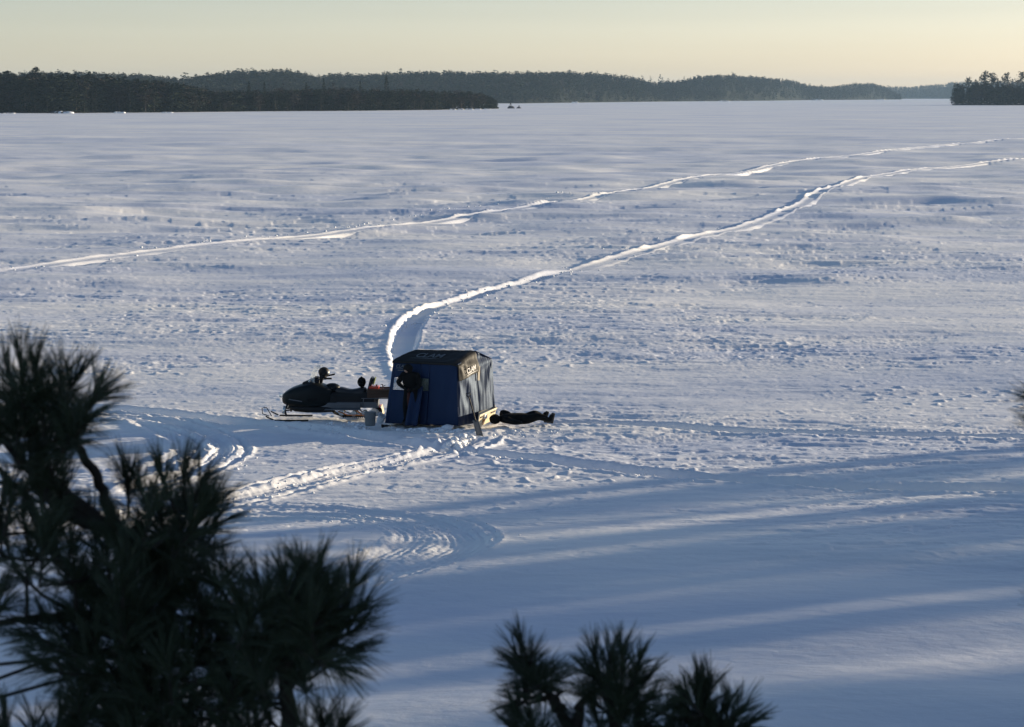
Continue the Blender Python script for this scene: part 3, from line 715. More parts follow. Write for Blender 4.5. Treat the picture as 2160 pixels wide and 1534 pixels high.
build_pine('dark pine top with a bare lower stem, right of the big corner pine', Bs,
           [[(602, 1440, 0), (590, 1380, .1), (560, 1300, .1)], [(604, 1450, 0), (640, 1415, 0), (700, 1390, 0)], [(612, 1560, 0), (650, 1570, 0), (680, 1540, 0)], [(606, 1400, 0), (650, 1330, 0), (720, 1290, .1)]],
           6.0, tr(620, [(618, 1700), (612, 1540), (604, 1430), (610, 1340), (635, 1240)], 6.0), 72, jitter=.3, TRr=.022)
Cs = [(1108, 1382, -12, 1.05), (1100, 1395, -38, .95), (1118, 1400, 5, 1), (1112, 1425, -70, 1), (1135, 1435, 50, .95), (1130, 1450, -85, .8), (1160, 1440, 80, .8), (1105, 1530, -38, 1), (1125, 1535, -5, 1), (1145, 1555, 20, 1), (1095, 1560, -30, 1), (1105, 1480, -110, .7),
      (1285, 1402, -3, 1.05), (1258, 1402, -24, 1), (1312, 1402, 10, 1), (1342, 1418, 22, .95), (1262, 1440, -48, 1), (1355, 1445, 42, 1), (1300, 1440, 0, 1), (1280, 1470, -15, 1), (1330, 1470, 15, 1), (1365, 1480, 60, .9), (1250, 1480, -60, .9), (1310, 1510, 0, 1), (1260, 1520, -20, 1), (1350, 1520, 30, 1), (1230, 1540, -30, .9), (1385, 1510, 40, .9), (1400, 1545, 30, 1), (1190, 1560, 0, .8),
      (1472, 1462, -5, 1.05), (1452, 1475, -35, 1), (1492, 1468, 12, 1), (1450, 1505, -60, .9), (1480, 1500, 0, 1), (1535, 1500, 5, 1), (1550, 1510, 32, 1), (1555, 1535, 65, 1), (1520, 1520, 0, 1), (1500, 1540, -10, 1), (1545, 1560, 80, 1), (1460, 1545, -20, 1), (1430, 1560, -30, .9)]
Cs += fill([(1080, 1600), (1580, 1590), (1560, 1800), (1100, 1800)], 70, 0, rr)
build_pine('young pine with three needle topped leaders at the bottom edge, right of the middle', Cs,
           [[(1215, 1545, 0), (1180, 1495, .05), (1160, 1468, 0), (1135, 1430, 0), (1118, 1395, 0)], [(1296, 1560, 0), (1290, 1480, 0), (1286, 1415, 0)], [(1348, 1560, .1), (1345, 1490, .1), (1338, 1440, .1)], [(1490, 1570, .2), (1482, 1510, .2), (1475, 1465, .2)], [(1500, 1600, .2), (1540, 1540, .2), (1548, 1510, .2)], [(1217, 1540, 0), (1220, 1490, 0), (1245, 1465, 0)]],
           6.4, tr(1320, [(1320, 1800), (1310, 1680), (1300, 1590)], 6.4), 73, jitter=.14, ln=.100, TRr=.03)
Ds = [(2216, 862, -72, 1), (2215, 880, -40, 1), (2240, 850, 0, 1), (2230, 920, -60, 1)] + fill([(2240, 900), (2520, 900), (2560, 1700), (2240, 1700)], 100, 0, rr)
build_pine('pine outside the right edge, only the tip of one twig showing', Ds, [[(2380, 1100, 0), (2300, 950, 0), (2225, 885, 0)], [(2360, 1400, 0), (2270, 1300, 0)]],
           6.6, tr(2400, [(2400, 1700), (2390, 1300), (2380, 1000)], 6.6), 74)

# ------------------------------------------------------------------ ice fishing shelter
FR = G(967, 899); FL = G(812, 893)
ang = math.atan2(FR.y - FL.y, FR.x - FL.x)
TW = (FR - FL).length
tent = empty('ice_shelter', FL, ang)
tag(tent, 'blue pop-up ice fishing shelter with a black roof standing on the snow', 'tent')
TI = tent.matrix_basis.inverted()
def TL(v): return TI @ Vector(v)
def onz(px, py, z): return TL(G(px, py, z))
y0 = FR.y
cFL, cFR = Vector((0, 0, 0)), Vector((TW, 0, 0))
tFL = TL(P(830, 762, FL.y + .10)); tFR = TL(P(966, 768, FR.y + .12))
rL = onz(877, 740, 1.76); rR = onz(1004, 742, 1.76)
bMR = onz(1008, 892, 0); sMR = onz(1010, 878, .30); sBR = onz(1043, 862, .30); tBR = TL(P(1038, 758, FR.y + 1.15))
wMR = bMR + Vector((0, .02, .25)); wBR = sBR + Vector((-.02, .12, -.02)); tBL = rL + (tBR - rR) * 1.0; bBL = Vector((.0, 1.45, .0)); sBL = Vector((.10, 1.45, .26))
def nz(x, y, s): return float(gn(np.array([x]), np.array([y]), s)[0])
def wall(name, f, nu, nv, mtl, parent=tent, smooth=True):
    vs = [f(i / nu, j / nv) for i in range(nu + 1) for j in range(nv + 1)]
    fs = [(i * (nv + 1) + j, (i + 1) * (nv + 1) + j, (i + 1) * (nv + 1) + j + 1, i * (nv + 1) + j + 1) for i in range(nu) for j in range(nv)]
    mb = MB().add(vs, fs); o = mb.build(name, mtl, parent, smooth=smooth)
    s = o.modifiers.new('thick', 'SOLIDIFY'); s.thickness = .004; s.offset = -1
    return o
def bil(a, b, c, d, u, v): return (a.lerp(b, u)).lerp(d.lerp(c, u), v)     # a,b bottom; d,c top
def front_pt(u, v, off=0.0):
    p = bil(cFL, cFR, tFR, tFL, u, v)
    x, z = u * TW, v * 1.5
    p.y += -off - .02 * math.sin(v * 3.1) + (nz(x * 2.2, z * .8, 3) * .035 + nz(x * 7, z * 1.5, 4) * .012) * math.sin(3.1 * v)
    return p
def patch(name, u0, u1, v0, v1, mtl, off=0.0, nu=14, nv=14, parent=tent):
    return wall(name, lambda u, v: front_pt(u0 + (u1 - u0) * u, v0 + (v1 - v0) * v, off), nu, nv, mtl, parent=parent)
a0, a1, b0_, b1_ = .050, .285, .545, .745
c0, c1 = .435, .565
fw = empty('front_wall', (0, 0, 0), 0, tent)
for (a, b, c, d, nu, nv) in ((0, a0, 0, 1, 6, 30), (a0, a1, 0, b0_, 10, 16), (a0, c0, b1_, 1, 14, 10), (a1, c0, 0, b1_, 6, 20), (c0, c1, 0, b0_, 8, 16), (c0, c1, b1_, 1, 8, 10), (c1, 1, 0, 1, 20, 30)):
    patch('panel', a, b, c, d, M['navy'], nu=nu, nv=nv, parent=fw)
patch('window', a0, a1, b0_, b1_, M['window']); patch('window', c0, c1, b0_, b1_, M['window2'])
wall('door_flap', lambda u, v: front_pt(.345 + .17 * u - .02 * (1 - v), .01 + .62 * v, .34 - .20 * v + .03 * math.sin(u * 9)), 10, 12, M['navy'])
def side(u, v):
    if u <= .5: k = u * 2; p = bil(cFR, bMR, rR, tFR, k, v)
    else: k = (u - .5) * 2; p = bil(wMR if k > .001 else bMR, wBR, tBR, rR, k, v)
    nrm = Vector((.83, -.5, 0)); z = p.z; b = u * 1.6
    fold = 0
    for (bc, zc, s_, am) in ((-.05, 1.5, 6, .020), (1.62, 1.50, 5, .026)):
        an = math.atan2(zc - z + .05, abs(b - bc) + .02); q = math.hypot(b - bc, z - zc)
        fold += am * math.sin(an * s_ * 1.5 + 2.0 * nz(b * 2, z * 2, 6)) * min(1, q / .5) * math.exp(-q * .5)
    fold += .018 * nz(b * 5 + z * 1.2, z * .9, 8) * (1.25 - z / 1.6) + .007 * nz(b * 13, z * 2, 9)
    bow = .06 * math.sin(math.pi * min(1, v)) * math.sin(math.pi * (.12 + .76 * u))
    e_ = min(1, u / .04)
    return p + nrm * (bow + fold) * e_
wall('side_wall', side, 100, 60, M['navy'])
lw = empty('side_wall', (0, 0, 0), 0, tent)
def left(u, v):
    p = bil(cFL, bBL, tBL, tFL, u, v) if u < .7 else bil(cFL, bBL, tBL, tFL, u, v)
    if u > 0: p.x -= .07 * math.sin(3.1 * u) * math.sin(3.1 * v) + .02 * nz(u * 4, v * 3, 14)
    return p
def sub(f, u0, u1, v0, v1): return lambda u, v: f(u0 + (u1 - u0) * u, v0 + (v1 - v0) * v)
for (u0, u1, v0, v1) in ((0, .06, 0, 1), (.06, .94, 0, .36), (.06, .94, .80, 1), (.94, 1, 0, 1)): wall('panel', sub(left, u0, u1, v0, v1), 14, 14, M['navy'], parent=lw)
wall('window', sub(left, .06, .94, .36, .80), 10, 8, M['window'])
bw = empty('back_wall', (0, 0, 0), 0, tent)
def back(u, v):
    p = bil(sBL, wBR, tBR, tBL, u, v); p.y += (.04 * math.sin(3.1 * u) + nz(u * 5, v, 2) * .03) * (0 < u < 1); return p
for (u0, u1, v0, v1) in ((0, .03, 0, 1), (.03, .36, 0, .20), (.03, .36, .72, 1), (.36, 1, 0, 1)): wall('panel', sub(back, u0, u1, v0, v1), 14, 14, M['navy'], parent=bw)
wall('window', sub(back, .03, .36, .20, .72), 6, 6, M['window'])
wall('rear_roof', lambda u, v: (lambda p: Vector((p.x, p.y, p.z + .02 - .05 * math.sin(3.14 * u) * math.sin(3.14 * v))))(bil(rL, rR, tBR, tBL, u, v)), 16, 10, M['navy'])
def cap(u, v):
    """black roof: flat part from the front edge to the ridge, short skirts, a deep one on the right"""
    s_ = u * 1.45; k = min(1, max(0, (s_ - .06) / 1.05)); vv = max(0, (v - .10) / .90)
    p = bil(tFL, tFR, rR, rL, k, vv)
    p.z += .03 + .02 * math.sin(3.14 * vv) - .03 * math.sin(3.14 * k) * math.sin(3.14 * vv)
    if v < .10: p.z -= .07 * (.10 - v) / .10 + .01 * nz(k * 5, 0, 3); p.y -= .035
    if s_ < .06: p.x -= .02; p.z -= (.06 - s_) / .06 * .07
    if k > .9: p.z -= .05 * ((k - .9) / .1) ** 2
    if s_ > 1.11:
        q = (s_ - 1.11) / .34
        base = side(.5 * vv, 1 - .02 - q * .25)
        p = Vector((base.x, base.y, base.z)) + Vector((.83, -.5, 0)) * (.035 + .02 * q) + Vector((0, 0, -.01))
        if v < .10: p -= Vector((.02, .03, 0))
    p.z += nz(k * 7, vv * 4, 12) * .008
    return p
wall('roof_cap', cap, 80, 30, M['blackfab'])
def text_mesh(body, size, shear, ext=.0015, bold=.012):
    cu = bpy.data.curves.new('lettering', 'FONT'); cu.body = body; cu.size = size; cu.shear = shear; cu.extrude = ext; cu.offset = bold * size
    cu.align_x = 'CENTER'; cu.align_y = 'CENTER'; cu.space_character = .92
    o = bpy.data.objects.new('tmp', cu); COL.objects.link(o); dg = bpy.context.evaluated_depsgraph_get()
    me = bpy.data.meshes.new_from_object(o.evaluated_get(dg)); bpy.data.objects.remove(o); return me
def logo(mtl, size, loc, xdir, ydir, sx=1.0):
    me = text_mesh('CLAM', size, .35); me.materials.clear(); me.materials.append(mtl)
    bm = bmesh.new(); bm.from_mesh(me); w = size * 1.55
    pts = [(-w + 2 * w * i / 8, -size * .52 + size * .08 * math.sin(i / 8 * 3.14), .001) for i in range(9)]
    for i in range(8):
        a, b = pts[i], pts[i + 1]; q = size * .09 * math.sin(3.14 * min(1, (i + .6) / 8)); bm.faces.new([bm.verts.new(p) for p in (a, b, (b[0], b[1] - q, b[2]), (a[0], a[1] - q, a[2]))])
    bm.to_mesh(me); bm.free()
    x = Vector(xdir).normalized(); z = x.cross(Vector(ydir)).normalized(); y = z.cross(x)
    mt = Matrix((x, y, z)).transposed().to_4x4(); mt.translation = Vector(loc) + z * .012
    o = link('logo', me, tent); o.matrix_basis = mt @ Matrix.Diagonal((sx, 1, 1, 1)); return o
pm = cap((.06 + 1.05 * .41) / 1.45, .5); logo(M['greyprint'], .30, pm + Vector((0, 0, .012)), tFR - tFL, rL - tFL, .95)
pm = front_pt(.135, .925); logo(M['greyprint'], .115, pm + Vector((0, -.012, 0)), (1, 0, 0), (0, .07, 1), 1.0)
pm = front_pt(.135, .86); MB().box(pm + Vector((0, -.012, 0)), (.17, .003, .022)).build('small_lettering', M['greyprint'], tent)
qa, qb, qc = cap(1.30 / 1.45, .35), cap(1.30 / 1.45, .75), cap(1.20 / 1.45, .55)
pm = cap(1.32 / 1.45, .58); logo(M['white'], .17, pm + Vector((.03, -.02, 0)), qb - qa, qc - cap(1.4 / 1.45, .55), .85)
# hanging strap
p0 = side(.50, .80); p1 = side(.50, .60); n_ = Vector((.83, -.5, 0)) * .03
MB().loft([[p + n_ + Vector((.5, .83, 0)) * s_ + Vector((.83, -.5, 0)) * t_ for s_, t_ in ((-.035, 0), (.035, 0), (.035, .012), (-.035, .012))] for p in (p0, p1)]).build('strap', M['tarp'], tent)
# plastic sled under the back half, its end sticking out at the right
sled = empty('sled_base', (0, 0, 0), 0, tent)
rA, rB = sMR + Vector((.02, -.02, 0)), sBR + Vector((.05, .02, 0))
ux = (rB - rA).normalized(); un = Vector((ux.y, -ux.x, 0)); LN = (rB - rA).length
def sring(t, grow):
    q = rA + Vector((math.sin(ang) * .98 - .06, math.cos(ang), 0)) * t; out = []
    for (s_, z) in ((.16, .0), (LN - .16, .0), (LN - .05, .14), (LN, .30), (0, .30), (.05, .14)):
        out.append(q + ux * s_ + Vector((0, 0, z - .30)) - un * ((.30 - z) * .25 * grow))
    return out
MB().loft([sring(.75, 0), sring(.35, 0), sring(0, 1)]).build('tub', M['tan'], sled, bevel=.015)
MB().tube([rA + Vector((0, 0, .012)), rB + Vector((0, 0, .012))], .020, 8).tube([rB + Vector((0, 0, .012)), rB + Vector((-.4, .3, .012))], .020, 8).build('rim', M['tan'], sled)
def onface(s_, z, w, h, t_, name, mt_):
    c_ = rA + ux * s_ + Vector((0, 0, z - .30)) - un * ((.30 - z) * .25 - .010)
    MB().loft([[c_ + ux * (a * w / 2) + Vector((0, 0, b * h / 2)) + un * k for a, b in ((-1, -1), (1, -1), (1, 1), (-1, 1))] for k in (0, t_)]).build(name, mt_, sled)
onface(.22, .255, .26, .035, .012, 'rim_strip', M['blackpl']); onface(LN - .30, .255, .36, .035, .012, 'rim_strip', M['blackpl'])
onface(.48, .235, .20, .12, .03, 'latch', M['white']); onface(.46, .13, .10, .06, .012, 'decal', M['orange']); onface(.42, .08, .035, .10, .012, 'decal', M['orange'])
MB().tube([rB + Vector((-.10, -.12, -.24)), rB + Vector((0, -.16, -.33))], .03, 6).build('runner', M['tan'], sled)
MB().tube([cFL + Vector((.05, .05, 0)), tFL + Vector((.03, .05, -.02))], .01, 6).tube([cFR + Vector((-.05, .06, 0)), tFR + Vector((-.04, .06, -.02))], .01, 6).build('frame_pole', M['alu'], tent)
wall('floor_mat', lambda u, v: Vector((.08 + (TW - .16) * u, .08 + 1.25 * v, .035)), 4, 4, M['blackpl'])
def fx(px): return (px - 812) / (967 - 812) * TW

# ------------------------------------------------------------------ people
def figure(name, J, E, rad, mtl, loc, rz, rx=0.0, parent=None, root='pelvis', sub=2):
    me = bpy.data.meshes.new(name); bm = bmesh.new(); sk = bm.verts.layers.skin.verify(); vs = {}
    for k, p in J.items():
        v = bm.verts.new(p); r_ = rad.get(k, .012); r_ = r_ if isinstance(r_, tuple) else (r_, r_)
        v[sk].radius = r_; v[sk].use_root = (k == root); vs[k] = v
    for a, b in E: bm.edges.new((vs[a], vs[b]))
    bm.to_mesh(me); bm.free(); me.materials.append(mtl)
    o = bpy.data.objects.new(name, me); COL.objects.link(o)
    m = o.modifiers.new('skin', 'SKIN'); m.use_smooth_shade = True
    s = o.modifiers.new('sub', 'SUBSURF'); s.levels = sub; s.render_levels = sub
    o.location = loc; o.rotation_euler = (rx, 0, rz)
    if parent: o.parent = parent
    return o
def hand(J, E, rad, wrist, d, up, side, tag_):
    """five unequal, bent fingers and a thumb from the side of the palm; d along the hand"""
    w = Vector(J[wrist]); d = Vector(d).normalized(); up = Vector(up).normalized(); s = d.cross(up).normalized() * side
    J[tag_ + 'palm'] = tuple(w + d * .05); rad[tag_ + 'palm'] = (.035, .022); E.append((wrist, tag_ + 'palm'))
    for i, l in enumerate((.066, .074, .070, .056)):
        b = w + d * .095 + s * (.030 - .021 * i); m1 = b + d * l * .5 - up * .008; t = m1 + d * l * .35 - up * .028
        for nme, q, r_ in (('b', b, .011), ('m', m1, .0105), ('t', t, .009)): J[f'{tag_}{nme}{i}'] = tuple(q); rad[f'{tag_}{nme}{i}'] = r_
        E += [(tag_ + 'palm', f'{tag_}b{i}'), (f'{tag_}b{i}', f'{tag_}m{i}'), (f'{tag_}m{i}', f'{tag_}t{i}')]
    a = w + d * .035 + s * .038; b = a + d * .032 + s * .020 - up * .012
    J[tag_ + 'th'] = tuple(a); J[tag_ + 'th2'] = tuple(b); rad[tag_ + 'th'] = .013; rad[tag_ + 'th2'] = .010
    E += [(tag_ + 'palm', tag_ + 'th'), (tag_ + 'th', tag_ + 'th2')]
# standing, stooped person in the doorway. local: x right, y away from viewer
J = dict(pelvis=(0, .06, .80), belly=(0, .04, .95), chest=(0, -.02, 1.13), neckb=(-.01, -.07, 1.27), neck=(-.02, -.10, 1.32), head=(-.03, -.13, 1.39), crown=(-.03, -.13, 1.455),
         nose=(-.075, -.235, 1.375),
         shl=(-.19, -.04, 1.22), ell=(-.33, -.02, 1.02), wrl=(-.17, -.13, .93), shr=(.19, -.05, 1.21), elr=(.27, -.10, .97), wrr=(.13, -.20, .90),
         hpl=(-.10, .06, .76), knl=(-.14, .00, .44), anl=(-.13, .04, .10), tol=(-.16, -.12, .05), hpr=(.10, .06, .76), knr=(.13, -.02, .44), anr=(.14, .05, .10), tor=(.18, -.10, .05))
E = [('pelvis', 'belly'), ('belly', 'chest'), ('chest', 'neckb'), ('neckb', 'neck'), ('neck', 'head'), ('head', 'crown'), ('head', 'nose'), ('chest', 'shl'), ('shl', 'ell'), ('ell', 'wrl'), ('chest', 'shr'), ('shr', 'elr'), ('elr', 'wrr'),
     ('pelvis', 'hpl'), ('hpl', 'knl'), ('knl', 'anl'), ('anl', 'tol'), ('pelvis', 'hpr'), ('hpr', 'knr'), ('knr', 'anr'), ('anr', 'tor')]
rad = dict(pelvis=(.17, .13), belly=(.18, .14), chest=(.20, .14), neckb=.10, neck=.075, head=(.098, .108), crown=.065, nose=.012, shl=.092, ell=.068, wrl=.045, shr=.092, elr=.068, wrr=.045,
           hpl=.115, knl=.085, anl=.062, tol=.048, hpr=.115, knr=.085, anr=.062, tor=.048)
hand(J, E, rad, 'wrl', (.8, -.25, -.35), (0, .5, 1), 1, 'L'); hand(J, E, rad, 'wrr', (-.8, -.3, -.3), (0, .5, 1), -1, 'Q')
pc = tent.matrix_basis @ Vector((fx(869) , -.07, 0))
pp = empty('person', (pc.x, pc.y, 0), ang)
tag(pp, 'person in black winter clothes standing stooped at the shelter doorway, elbow out', 'person')
figure('body', J, E, rad, M['suit'], (0, 0, .02), 0, parent=pp)
MB().ball((-.03, -.125, 1.42), .122, 9, sq=(1, 1.02, .92), seed=3, rough=.03).build('hood', M['suit2'], pp, smooth=True)
MB().ball((-.05, -.205, 1.385), .055, 8, sq=(1, .6, 1.1)).ball((-.066, -.243, 1.375), .012, 5).build('face', M['skin'], pp, smooth=True)
MB().ball((-.075, -.236, 1.405), .007, 5).ball((-.035, -.24, 1.405), .007, 5).box((-.058, -.232, 1.345), (.034, .01, .006)).build('eyes_and_mouth', M['blackpl'], pp)
MB().tube([(-.04, -.05, .92), (-.035, -.06, .6), (-.02, -.05, .3)], [.035, .05, .03], 7).build('scarf', M['brown'], pp, smooth=True)
for s, a in ((-1, J['anl']), (1, J['anr'])):
    MB().tube([(a[0], a[1] + .02, .22), (a[0], a[1] + .02, .06)], [.075, .072], 10).box((a[0] + s * .015, a[1] - .07, .04), (.10, .27, .08)).build('boot', M['boot'], pp, bevel=.015)

# person lying on the back, head by the sled, boots up. local x: head -> feet
J = dict(pelvis=(.86, 0, .13), belly=(.66, 0, .15), chest=(.42, 0, .17), neckb=(.25, 0, .16), neck=(.19, 0, .15), head=(.08, 0, .13), crown=(.01, 0, .13), nose=(.09, 0, .245),
         shl=(.30, -.18, .15), ell=(.52, -.30, .09), wrl=(.68, -.20, .06), shr=(.30, .18, .17), elr=(.28, .24, .33), wrr=(.42, .10, .30),
         hpl=(.92, -.10, .13), knl=(1.20, -.13, .22), anl=(1.50, -.14, .09), tol=(1.56, -.16, .27), hpr=(.92, .10, .14), knr=(1.16, .14, .26), anr=(1.40, .20, .12), tor=(1.49, .24, .27))
rad = dict(pelvis=(.16, .17), belly=(.16, .18), chest=(.18, .20), neckb=.13, neck=.075, head=(.10, .10), crown=.07, nose=.012, shl=.11, ell=.085, wrl=.055, shr=.11, elr=.085, wrr=.06,
           hpl=.14, knl=.115, anl=.085, tol=.055, hpr=.14, knr=.115, anr=.085, tor=.055)
E = E[:21]
hand(J, E, rad, 'wrl', (.9, .1, -.1), (0, 0, 1), 1, 'L'); hand(J, E, rad, 'wrr', (.9, -.3, -.2), (0, 0, 1), -1, 'Q')
g0 = G(1040, 897); g1 = G(1167, 893); an = math.atan2(g1.y - g0.y, g1.x - g0.x); sc = (g1 - g0).length / 1.62
pl = empty('person', (g0.x, g0.y, 0), an); pl.scale = (sc, sc, .88)
tag(pl, 'person in a dark snowsuit lying on the snow beside the sled, boots pointing up', 'person')
figure('body', J, E, rad, M['suit'], (0, 0, .02), 0, parent=pl)
MB().ball((.05, 0, .17), .15, 9, sq=(1, 1, .95), seed=5, rough=.03).build('hood', M['suit2'], pl, smooth=True)
MB().ball((.085, 0, .27), .055, 8, sq=(1.1, 1, .6)).build('face', M['skin'], pl, smooth=True)
for a, t in ((J['anl'], J['tol']), (J['anr'], J['tor'])):
    MB().tube([(a[0] - .16, a[1], a[2] + .03), (a[0] + .01, a[1], a[2])], [.07, .07], 10).box(((a[0] + t[0]) / 2 + .03, (a[1] + t[1]) / 2, .17), (.085, .10, .30), rot=Matrix.Rotation(math.atan2(t[0] - a[0], .3), 3, 'Y')).build('boot', M['boot'], pl, bevel=.02)

# ------------------------------------------------------------------ snowmobile (built along local +x = picture right)
SG = G(560, 879); sg2 = G(812, 881)
SY = SG.y + .1; scl = 1 / (F / (SY / math.cos(R(8.05))) )
sm = empty('snowmobile', (P(560, 880, SY).x, SY, .0), R(-2)); tag(sm, 'dark green snowmobile parked beside the blue shelter, facing left', 'snowmobile')
def X(px): return (px - 560) * scl
def Z(py): return max(-.05, (883 - py) * scl)
W2 = .26
def ring(px, zt, zb, w, n=16, fl=.6):
    out = []
    for k in range(n):
        t = 2 * math.pi * k / n; c, s = math.cos(t), math.sin(t)
        out.append((X(px), w * math.copysign(abs(c) ** .42, c), (zt + zb) / 2 + (zt - zb) / 2 * math.copysign(abs(s) ** fl, s)))
    return out
hood = [(597, 839, 848, .16), (599, 834, 854, .27), (606, 828, 858, .34), (618, 821, 860, .38), (634, 815, 862, .40), (650, 811, 863, .42), (662, 807, 864, .41), (676, 810, 864, .36), (692, 817, 864, .30), (708, 823, 864, .26)]
MB().loft([ring(a, Z(b), Z(c), w) for a, b, c, w in hood]).build('hood', M['hood'], sm, smooth=True, sub=1)
MB().tube([(X(603 + 5 * i), -.30 - .03 * math.sin(i * .35) - (.0 if i else -.05), Z(845 - 1.4 * i + .05 * i * i)) for i in range(13)], .012, 5).build('trim_stripe', M['alu'], sm)
MB().loft([ring(a, Z(b), Z(c), w) for a, b, c, w in ((611, 858, 864, .24), (625, 856, 871, .31), (650, 856, 873, .34), (680, 858, 873, .33), (702, 858, 872, .29))]).build('belly_pan', M['blackpl'], sm, smooth=True)
for s in (-1, 1):
    MB().box((X(664), s * .405, Z(843)), (.26, .012, .07), rot=Matrix.Rotation(R(-8), 3, 'Y')).build('side_vent', M['rubber'], sm)
    MB().box((X(628), s * .40, Z(845)), (.34, .012, .022), rot=Matrix.Rotation(R(9), 3, 'Y')).build('decal', M['alu'], sm)
MB().loft([[(X(a), y, Z(b)) for y, b in ((-w, 835), (-w * .5, zz), (w * .5, zz), (w, 835))] for a, w, zz in ((640, .20, 811), (662, .32, 802), (676, .28, 804))]).build('windshield_cowl', M['blackpl'], sm)
MB().box((X(601), 0, Z(836)), (.03, .34, .05)).build('headlight', M['lens'], sm, bevel=.01)
MB().tube([(X(606), -.24, Z(841)), (X(594), -.25, Z(839)), (X(590), 0, Z(839)), (X(594), .25, Z(839)), (X(606), .24, Z(841))], .017, 7).build('front_bumper', M['chrome'], sm)
for s in (-1, 1):
    y = s * .46
    MB().box((X(620), y, -.045), (X(655) - X(585), .13, .025)).tube([(X(582), y, -.03), (X(572), y, .02), (X(566), y, .06)], .02, 6).build('ski', M['rubber'], sm, bevel=.006)
    if s < 0: MB().tube([(X(574), y - .045, .07), (X(560), y - .045, .13), (X(559), y - .045, .27), (X(563), y, .29), (X(568), y + .045, .27), (X(578), y + .045, .06)], .012, 6).build('ski_loop', M['blackpl'], sm)
    MB().tube([(X(610), y, .06), (X(606), y * .95, .20), (X(610), s * .30, .34)], .028, 7).tube([(X(606), y, .2), (X(640), s * .26, .24)], .018, 6).build('spindle', M['blackpl'], sm)
    MB().tube([(X(603), y * .98, .13), (X(606), y * .85, .31)], .042, 10).build('shock', M['chrome'], sm, smooth=True)
# windshield
def ws(u, v):
    y = (-1 + 2 * u) * (.30 - .10 * v); x = X(655 + 4 * v + 20 * v * v) + .16 * (y / .30) ** 2 * (1 - .3 * v); z = Z(809) + (Z(773) - Z(809)) * math.sin(v * 1.57) ** .9 - .06 * v * (y / .2) ** 2
    return (x, y, z)
wall('windshield', ws, 14, 12, M['wshield'], parent=sm)
MB().tube([(X(678), 0, Z(812)), (X(682), 0, Z(797))], .04, 8).tube([(X(678), -.16, Z(802)), (X(684), 0, Z(797)), (X(678), .16, Z(802))], .016, 7).tube([(X(678), -.16, Z(802)), (X(692), -.33, Z(800))], .014, 7).tube([(X(678), .16, Z(802)), (X(692), .33, Z(798))], .014, 7).build('handlebar', M['blackpl'], sm)
for s in (-1, 1): MB().tube([(X(688), s * .27, Z(800)), (X(704), s * .36, Z(799 if s < 0 else 797))], .022, 8).build('grip', M['rubber'], sm)
MB().box((X(669), 0, Z(803)), (.12, .34, .10)).build('dashboard', M['blackpl'], sm, bevel=.03)
MB().tube([(X(657), -.33, Z(806)), (X(659), -.36, Z(802))], [.03, .022], 8).build('mirror', M['chrome'], sm)
MB().ball((X(702), 0, Z(822)), .16, 8, sq=(1.3, 1.0, .75)).build('fuel_tank', M['hood'], sm, smooth=True)
MB().loft([[(X(a), y, z) for y, z in ((-w, Z(858)), (-w, Z(838)), (-w * .8, Z(830)), (w * .8, Z(830)), (w, Z(838)), (w, Z(858)))] for a, w in ((694, .28), (715, .24), (792, .22))]).build('engine_cover', M['blackpl'], sm, bevel=.02)
seat = [(706, 822, 840, .15), (715, 820, 845, .17), (726, 820, 850, .18), (738, 825, 852, .19), (752, 824, 852, .20), (766, 819, 852, .20), (776, 820, 852, .19)]
MB().loft([ring(a, Z(b), Z(c), w) for a, b, c, w in seat]).build('seat', M['vinyl'], sm, smooth=True, sub=1)
MB().loft([[(X(a), y, z) for y, z in ((-w, Z(862)), (-w, Z(850)), (-w * .6, Z(845)), (w * .6, Z(845)), (w, Z(850)), (w, Z(862)))] for a, w in ((690, .25), (800, .22))]).build('tunnel', M['alu'], sm)
for s in (-1, 1):
    MB().box((X(727), s * .36, Z(864)), (X(765) - X(690), .17, .025)).build('running_board', M['alu'], sm, bevel=.006)
    MB().box((X(722), s * .275, Z(857)), (X(765) - X(682), .02, .15)).build('side_panel', M['alu'], sm, bevel=.01)
    for a, z, q in ((792, .13, .11), (770, .09, .07), (748, .09, .07), (722, .12, .075)): MB().tube([(X(a), s * .13, z), (X(a), s * .17, z)], q, 14).tube([(X(a), s * .125, z), (X(a), s * .178, z)], q * .4, 10).build('bogie_wheel', M['chrome'], sm)
    MB().tube([(X(715), s * .18, .16), (X(735), s * .18, .06), (X(790), s * .18, .06)], .014, 6).tube([(X(745), s * .18, .28), (X(765), s * .18, .08)], .018, 6).build('slide_rail', M['orange'] if s < 0 else M['alu'], sm)
# track belt
tp = [(706, .24), (700, .17), (708, .08), (724, .015), (790, .015), (803, .06), (806, .13), (802, .21), (792, .26), (740, .29)]
trk = MB(); n = len(tp); vs = []
for k, (a, z) in enumerate(tp):
    cx, cz = 752, .14; 
    for q in (0, .025): vs += [(X(a) + (X(cx) - X(a)) * q * .8, -.19, z + (cz - z) * q * 4), (X(a) + (X(cx) - X(a)) * q * .8, .19, z + (cz - z) * q * 4)]
fs = []
for k in range(n):
    a, b = 4 * k, 4 * ((k + 1) % n); fs += [(a, a + 1, b + 1, b), (a + 2, b + 2, b + 3, a + 3), (a, b, b + 2, a + 2), (a + 1, a + 3, b + 3, b + 1)]
trk.add(vs, fs)
for k in range(16): trk.box((X(726 + 4 * k), 0, .005), (.02, .36, .03))
trk.build('track_belt', M['rubber'], sm)
for s in (-1, 1): MB().tube([(X(776), s * .14, Z(830)), (X(784), s * .15, Z(803))], .014, 6).build('backrest_post', M['alu'], sm)
MB().box((X(784.5), 0, Z(808)), (.08, .36, .22), rot=Matrix.Rotation(R(16), 3, 'Y')).build('backrest', M['vinyl'], sm, bevel=.03)
